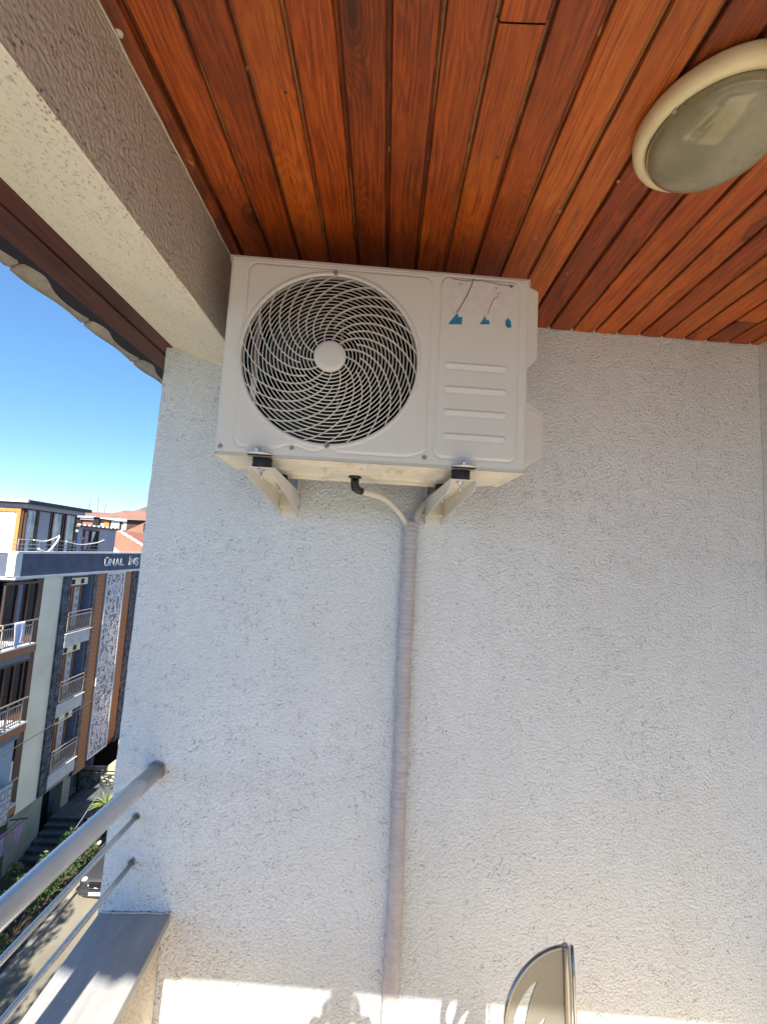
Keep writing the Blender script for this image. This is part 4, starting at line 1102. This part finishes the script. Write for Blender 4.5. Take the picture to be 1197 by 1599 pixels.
# bicycle
bk = thing('bicycle', (-12.7, 24.1, PZ + .3), 'black bicycle parked on the landing against the porch wall', 'bicycle')
bz = PZ + .30; by = 24.15
def P3(x, z): return (x, by, bz + z)
for cx in (-13.22, -12.15):
    wv = MB().tube([(cx + .32 * math.cos(a), by, bz + .34 + .32 * math.sin(a)) for a in [q * math.pi / 14 for q in range(28)]], .024, 8, closed=True)
    wh = obj('wheel', wv, 'tyre', bk)
    sp = MB()
    for q in range(10):
        a = q * math.pi / 5; sp.tube([(cx, by, bz + .34), (cx + .31 * math.cos(a), by, bz + .34 + .31 * math.sin(a))], .003, 4)
    obj('spokes', sp, 'zinc', wh)
fr_ = MB()
for a, b2 in ((P3(-13.22, .34), P3(-13.05, .92)), (P3(-13.06, .82), P3(-12.68, .38)), (P3(-13.04, .90), P3(-12.52, .80)), (P3(-12.68, .38), P3(-12.48, .92)), (P3(-12.68, .38), P3(-12.15, .34)), (P3(-12.15, .34), P3(-12.50, .80))): fr_.tube([a, b2], .02, 8)
obj('frame', fr_, 'iron_black', bk)
obj('handlebar', MB().tube([(-12.98, by - .26, bz + 1.03), (-13.06, by - .08, bz + 1.0), (-13.06, by + .08, bz + 1.0), (-12.98, by + .26, bz + 1.03)], .015, 8), 'iron_black', bk)
obj('saddle', MB().tube([P3(-12.62, .95), P3(-12.50, .96), P3(-12.38, .96)], [.03, .055, .07], 10), 'rubber', bk)
# planting
def leaf_cloud(mb, c, rad, n, size, rn, squash=.8):
    for _ in range(n):
        while True:
            p = Vector((rn.uniform(-1, 1), rn.uniform(-1, 1), rn.uniform(-1, 1)))
            if .35 < p.length < 1: break
        q = Vector((c[0] + p.x * rad[0], c[1] + p.y * rad[1], c[2] + p.z * rad[2]))
        a = Vector((rn.uniform(-1, 1), rn.uniform(-1, 1), rn.uniform(-.6, .6))).normalized(); b2 = a.orthogonal().normalized()
        b2 = (Matrix.Rotation(rn.uniform(0, 6.3), 3, a) @ b2); s = size * rn.uniform(.6, 1.3)
        mb.add([q - a * s, q + b2 * s * .45, q + a * s, q - b2 * s * .45], [(0, 1, 2, 3)])
def shrub(x, y, h, r, n, size, mat, label, seed):
    rn = random.Random(seed)
    t = thing('shrub', (x, y, GZ), label, 'shrub', 'shrubs in the bed beside the stairs')
    st_ = MB(); cl = MB()
    for k in range(7):
        a = rn.uniform(0, 6.3); e = (x + r * .75 * math.cos(a), y + r * .75 * math.sin(a), GZ + h * rn.uniform(.5, .9))
        st_.tube([(x, y, GZ), ((x + e[0]) / 2, (y + e[1]) / 2, GZ + h * .4), e], [.03, .02, .008], 6)
        leaf_cloud(cl, e, (r * .45, r * .5, h * .28), n // 7, size, rn)
    obj('stem', st_, 'bark', t); obj('foliage', cl, mat, t)
sr = random.Random(21); kk = 0
lbls = ['dark shrub beside the lowest step', 'broad dark shrub beside the middle of the stair handrail', 'dark shrub with a few yellow leaves in front of the clothes line', 'small shrub below the palm',
        'low dark shrub behind the kerb nearest the frame corner', 'rounded green shrub between stairs and road', 'loose leafy shrub under the thick handrail', 'dark shrub just left of the parked car']
for (x, y, h, r, m_) in ((-10.9, 20.0, 1.5, .7, 'leaf_dark'), (-10.9, 21.4, 1.6, .7, 'leaf_dark'), (-11.7, 18.2, 1.4, .6, 'leaf_mid'), (-10.8, 23.0, 1.2, .6, 'leaf_dark'), (-10.9, 13.2, 1.3, .7, 'leaf_dark'), (-10.9, 16.6, 1.4, .7, 'leaf_dark'), (-10.9, 15.0, 1.4, .7, 'leaf_dark'), (-10.8, 18.4, 1.4, .65, 'leaf_dark')):
    shrub(x, y, h, r, 900, .07, m_, lbls[kk], 30 + kk); kk += 1
pl = thing('palm', (-10.9, 21.7, GZ), 'small palm with bright yellow green fan leaves in the sun beside the stairs', 'palm')
obj('trunk', MB().tube([(-10.9, 21.7, GZ), (-10.92, 21.72, GZ + .8), (-10.9, 21.7, GZ + 1.5)], [.10, .09, .10], 10), 'bark', pl)
rp = random.Random(9)
for k in range(34):
    az = rp.uniform(0, 6.3); el = rp.uniform(.1, 1.45); L_ = rp.uniform(.7, 1.15); m_ = MB(); w_ = .035
    d = Vector((math.cos(az) * math.cos(el), math.sin(az) * math.cos(el), math.sin(el))); sd = d.cross(Vector((0, 0, 1))).normalized() * w_
    b0 = Vector((-10.9, 21.7, GZ + 1.5)); vs = []
    for q in range(6):
        f_ = q / 5; c_ = b0 + d * L_ * f_ - Vector((0, 0, .28 * f_ * f_ * L_)); s_ = math.sin(math.pi * min(.95, f_ * .8 + .18))
        vs += [c_ - sd * s_, c_ + Vector((0, 0, -.012 * s_)), c_ + sd * s_]
    m_.add(vs, [f for q in range(5) for f in ((3 * q, 3 * q + 1, 3 * q + 4, 3 * q + 3), (3 * q + 1, 3 * q + 2, 3 * q + 5, 3 * q + 4))])
    obj('leaf', m_, 'leaf_palm', pl)
# wire fence at the street
wf = thing('wire_fence', (-11.2, 15, GZ), 'dark wire mesh fence in front of the ground floor, lower left', 'fence')
for i in range(7): obj('post', MB().tube([(-11.15, 12 + i, GZ), (-11.15, 12 + i, GZ + 1.6)], .025, 6), 'iron_black', wf)
wm = MB()
for i in range(50): wm.tube([(-11.15, 12 + .12 * i, GZ + .1), (-11.15, 12 + .12 * i, GZ + 1.55)], .004, 3, caps=False)
for i in range(12): wm.tube([(-11.15, 12, GZ + .1 + .13 * i), (-11.15, 18, GZ + .1 + .13 * i)], .004, 3, caps=False)
obj('mesh', wm, 'zinc', wf, kind='stuff')

# ------------------------------------------------------------------ car, front towards the camera
cr = thing('parked_car', (-9.05, 20.2, GZ), 'dark grey hatchback parked on the street, seen past the wall', 'car')
CXc, CY0 = -9.05, 18.15
prof = [  # distance from nose, half width, bottom z, belt z, roof half width, roof z
    (0.00, .62, .32, .58, .60, .60), (.06, .74, .22, .66, .70, .70), (.22, .84, .20, .74, .74, .79), (.55, .88, .20, .80, .76, .89), (1.0, .90, .20, .85, .78, .97),
    (1.30, .90, .20, .90, .74, 1.02), (1.75, .90, .20, .93, .64, 1.32), (2.15, .90, .20, .94, .60, 1.46), (2.8, .90, .20, .95, .60, 1.49), (3.4, .89, .20, .96, .58, 1.44), (3.85, .86, .24, .96, .60, 1.15), (4.1, .78, .30, .9, .62, .95)]
cbm = MB(); vs = []
for (d, hw, zb_, zbelt, rw, zr) in prof:
    half = [(hw * .86, zb_), (hw * .98, zb_ + .12), (hw, (zb_ + zbelt) / 2), (hw * .97, zbelt), (rw + (hw - rw) * .15, zbelt + (zr - zbelt) * .85), (rw * .75, zr), (0, zr + .015)]
    sec = half + [(-a, b2) for a, b2 in half[-2::-1]]
    vs += [(CXc + a, CY0 + d, GZ + b2) for a, b2 in sec]
m_ = 13; n = len(prof)
cbm.add(vs, [(i * m_ + k, i * m_ + (k + 1) % m_, (i + 1) * m_ + (k + 1) % m_, (i + 1) * m_ + k) for i in range(n - 1) for k in range(m_)] + [tuple(range(m_)), tuple((n - 1) * m_ + k for k in range(m_))], True)
cb_ = obj('body', cbm, 'car_paint', cr); sb = cb_.modifiers.new('s', 'SUBSURF'); sb.levels = 1; sb.render_levels = 2
obj('windscreen', MB().add([(CXc - .72, CY0 + 1.36, GZ + 1.055), (CXc + .72, CY0 + 1.36, GZ + 1.055), (CXc + .56, CY0 + 2.05, GZ + 1.455), (CXc - .56, CY0 + 2.05, GZ + 1.455)], [(0, 1, 2, 3)]), 'car_glass', cr)
bm2 = bpy.data.objects
for sg in (-1, 1):
    hl = MB().lathe([(0, -.05), (.10, -.045), (.13, -.02), (.135, .03)], (CXc + sg * .60, CY0 + .10, GZ + .68), (0, 1, .25), 20, sy=.65); obj('headlight', hl, 'headlight', cr)
    mi = MB().lathe([(0, -.07), (.07, -.05), (.10, .0), (.09, .05), (0, .07)], (CXc + sg * 1.0, CY0 + 1.65, GZ + 1.02), (0, 1, 0), 16, sy=.7); obj('mirror', mi, 'headlight', cr)
    for d in (.72, 3.3):
        wv = MB().lathe([(.0, -.09), (.20, -.09), (.30, -.10), (.33, -.07), (.33, .10), (0, .10)], (CXc + sg * .80, CY0 + d, GZ + .33), (-sg, 0, 0), 28); wh = obj('wheel', wv, 'tyre', cr)
        obj('rim', MB().lathe([(0, -.13), (.05, -.13), (.19, -.105), (.21, -.10)], (CXc + sg * .80, CY0 + d, GZ + .33), (-sg, 0, 0), 20) if sg < 0 else MB().lathe([(0, -.13), (.05, -.13), (.19, -.105), (.21, -.10)], (CXc + sg * .80, CY0 + d, GZ + .33), (-sg, 0, 0), 20), 'zinc', wh)
gl = MB().box((CXc - .36, CY0 - .035, GZ + .50), (CXc + .36, CY0 + .05, GZ + .66)); obj('grille', gl, 'iron_black', cr, bevel=.02)
obj('grille_trim', MB().tube([(CXc - .40, CY0 - .03, GZ + .68), (CXc - .34, CY0 - .045, GZ + .49), (CXc + .34, CY0 - .045, GZ + .49), (CXc + .40, CY0 - .03, GZ + .68)], .014, 8), 'chrome', cr)
obj('bumper', MB().tube([(CXc - .80, CY0 + .16, GZ + .34), (CXc - .62, CY0 + .01, GZ + .32), (CXc, CY0 - .05, GZ + .31), (CXc + .62, CY0 + .01, GZ + .32), (CXc + .80, CY0 + .16, GZ + .34)], .11, 12), 'car_paint', cr)
bx('number_plate', (CXc - .26, CY0 - .175, GZ + .33), (CXc + .26, CY0 - .162, GZ + .44), 'plate_white', cr)

# ------------------------------------------------------------------ trees on the street that shade it, unseen block added to shade the stairs
def tree(x, y, h, r, n, size, mat, label, seed, group=None, base=GZ):
    rn = random.Random(seed); t = thing('tree', (x, y, base), label, 'tree', group)
    tk = MB(); tk.tube([(x, y, base), (x + .05, y + .05, base + h * .3), (x, y, base + h * .55)], [.18 * h / 8, .14 * h / 8, .09 * h / 8], 10); cl = MB()
    for k in range(16):
        a = rn.uniform(0, 6.3); rr_ = r * rn.uniform(.2, .85); e = (x + rr_ * math.cos(a), y + rr_ * math.sin(a), base + h * rn.uniform(.5, .95))
        tk.tube([(x, y, base + h * .4), ((x + e[0]) / 2, (y + e[1]) / 2, (base + h * .45 + e[2]) / 2), e], [.06 * h / 8, .035 * h / 8, .01], 6)
        leaf_cloud(cl, e, (r * .38, r * .38, h * .13), n // 16, size, rn)
    obj('trunk', tk, 'bark', t); obj('crown', cl, mat, t)
tree(-8.9, 4.0, 10.6, 2.2, 9000, .10, 'leaf_dark', 'street tree below the left frame edge whose shadow lies on the road', 1)
tree(-6.0, 2.0, 10.6, 2.4, 9000, .10, 'leaf_dark', 'street tree nearest the balcony whose shadow lies on the road', 2)
tree(-10.6, 6.6, 9.8, 1.9, 9000, .10, 'leaf_mid', 'street tree in the planting bed short of the stairs', 3)
bx('shade_block', (-24, -14, GZ), (-11.3, 11.2, .2), 'cream_base', label='unseen block added left of the frame to shade the stairs', cat='building')

# ------------------------------------------------------------------ houses behind
hb1 = thing('hip_roof_house', (-17, 35, GZ), 'house with a red tiled hip roof and pale hip line just behind the lettered parapet', 'house')
A_, B_ = Vector((-17.9, 33.0, 2.56)), Vector((-12.0, 32.0, -.40))
rf = MB().add([A_, B_, (-30, 29.6, -.6), (-30, 33.5, 2.8)], [(0, 1, 2, 3)]); rf.add([A_, B_, (-12.5, 40, -.4), (-17.9, 40, 2.5)], [(0, 1, 2, 3)])
obj('roof', rf, 'red_tile', hb1)
hc = None
for i in range(15):
    p = A_.lerp(B_, i / 15); q = A_.lerp(B_, (i + 1.05) / 15); obj('hip_tile', MB().tube([p + Vector((0, 0, .02)), q + Vector((0, 0, .04))], [.09, .12], 8), 'far_white', hb1)
bx('wall', (-29, 33.3, GZ), (-13.0, 39.5, -.45), 'far_wall', hb1)
bx('skylight', (-18.6, 31.4, 1.2), (-17.9, 32.2, 1.75), 'far_white', hb1)
obj('roof_patch', MB().prism([(-18.4, 31.2, 1.62), (-17.0, 31.0, .95), (-16.4, 31.0, .85), (-17.4, 31.3, 1.5)], (0, .02, .08)), 'far_white', hb1)
for (xa, za) in ((-18.4, .92), (-18.6, .45)): obj('vent_hood', MB().prism([(xa, 30.4, za), (xa + 1.3, 30.3, za - .15), (xa, 30.6, za + .35)], (0, .1, .02)), 'iron_black', hb1)
hb2 = thing('brown_roof_block', (-21, 46, GZ), 'long apartment block with a broad brown tiled roof and darker ridge on the skyline', 'building')
rf = MB().add([(-26.4, 44.2, 4.0), (-10, 44.2, 3.75), (-10, 50, 5.0), (-26.4, 50, 5.25)], [(0, 1, 2, 3)]); obj('roof', rf, 'far_tile', hb2)
obj('ridge_roof', MB().prism([(-25.8, 50, 5.15), (-10, 50, 4.95), (-10, 52, 5.75), (-25.2, 52, 5.95)], (0, .1, 0)).add([(-25.8, 50.01, 5.15), (-25.2, 52, 5.95), (-27.4, 53, 4.6)], [(0, 1, 2)]), 'far_ridge', hb2)
bx('wall', (-26.2, 44.8, GZ), (-10, 52, 3.75), 'far_wall', hb2)
for (x, w_) in ((-25.6, .5), (-24.9, .8), (-23.7, .8)): bx('window', (x, 44.70, 2.9), (x + w_, 44.79, 3.75), 'orange_wood' if w_ < .6 else 'far_white', hb2)
for x in (-25.08, -24.08): bx('window', (x, 44.72, 2.95), (x + .16, 44.78, 3.7), 'interior_dark', hb2)
obj('gable', MB().prism([(-22.9, 43.2, 2.6), (-20.4, 43.2, 4.0), (-19.2, 43.2, 4.0), (-19.2, 43.2, 2.4)], (0, 1.4, 0)), 'far_tile', hb2)
bx('attic_opening', (-23.4, 44.68, 2.6), (-21.2, 44.76, 3.95), 'porch_wood', hb2)
bx('window', (-20.9, 43.0, 2.8), (-20.0, 43.1, 3.6), 'interior_dark', hb2); bx('wall_end', (-20.5, 43.0, 2.2), (-19.8, 43.15, 3.3), 'far_white', hb2)
bx('chimney', (-25.9, 55, 5.4), (-25.5, 55.4, 7.2), 'far_white', hb2); bx('chimney_cap', (-26.0, 54.9, 6.9), (-25.1, 55.5, 7.5), 'far_white', hb2)
hb3 = thing('attic_house', (-29, 47, GZ), 'lower house with dark attic openings and red brick between them, beside the glazed terrace', 'house')
obj('roof', MB().add([(-36, 44, 4.05), (-26.3, 44, 4.05), (-26.5, 49, 4.75), (-36, 49, 4.95)], [(0, 1, 2, 3)]), 'far_tile', hb3)
bx('wall', (-36, 44.6, GZ), (-26.0, 49, 3.9), 'far_wall_red', hb3)
for (xa, xb, za, zb_) in ((-28.5, -27.6, 3.2, 3.85), (-26.5, -25.95, 2.75, 4.0)): bx('opening', (xa, 44.4, za), (xb, 44.55, zb_), 'interior_dark', hb3)
bx('beam', (-28.8, 44.3, 3.0), (-27.5, 44.5, 3.12), 'far_white', hb3); bx('beam', (-27.7, 44.35, 3.7), (-26.4, 44.5, 3.85), 'far_white', hb3)
for i, (x, h) in enumerate(((-30.4, 6.3), (-29.5, 6.5), (-28.7, 5.9))): obj('mast', MB().tube([(x, 50, 4.2), (x, 50, h)], .025, 5), 'cable_black', hb3)
tree(-20.5, 40.5, 12.6, 2.4, 4000, .16, 'leaf_mid', 'light green tree between the hip roof and the brown roofed block', 5)
tree(-17.0, 42.0, 12.4, 2.2, 4000, .16, 'leaf_mid', 'light green tree at the wall edge before the brown roofed block', 6)
bx('white_block', (-11.5, 28.5, GZ), (-11.0 + 3, 44, -1.5), 'far_wall', label='pale block farther down the street, glimpsed beside the plastered wall', cat='building')
cbp = [Vector((-9.0, 12.4, -4.50)) + (Vector((-6.0, 12.30, -2.27)) - Vector((-9.0, 12.4, -4.5))) * t for t in (0, 1)]
def catn(a, b2, sag, n=24): return [a.lerp(b2, i / n) - Vector((0, 0, sag * 4 * (i / n) * (1 - i / n))) for i in range(n + 1)]
obj('street_cable', MB().tube(catn(Vector((-11.4, 10.2, -5.6)), Vector((-5.0, 17.5, -.9)), .12), .014, 6), 'cable_black', label='thin black cable strung across the street in front of the building', cat='cable')
obj('bird', MB().lathe([(0, -.10), (.05, -.05), (.07, 0), (.05, .08), (.02, .16), (0, .2)], (-24.6, 28, 7.0), (1, 0, .2), 10).add([(-24.6, 28, 7.0), (-24.45, 27.6, 7.25), (-24.35, 28, 7.02), (-24.45, 28.4, 7.25)], [(0, 1, 2), (0, 2, 3)]), 'iron_black', label='small dark bird in the sky above the terrace roof', cat='bird')
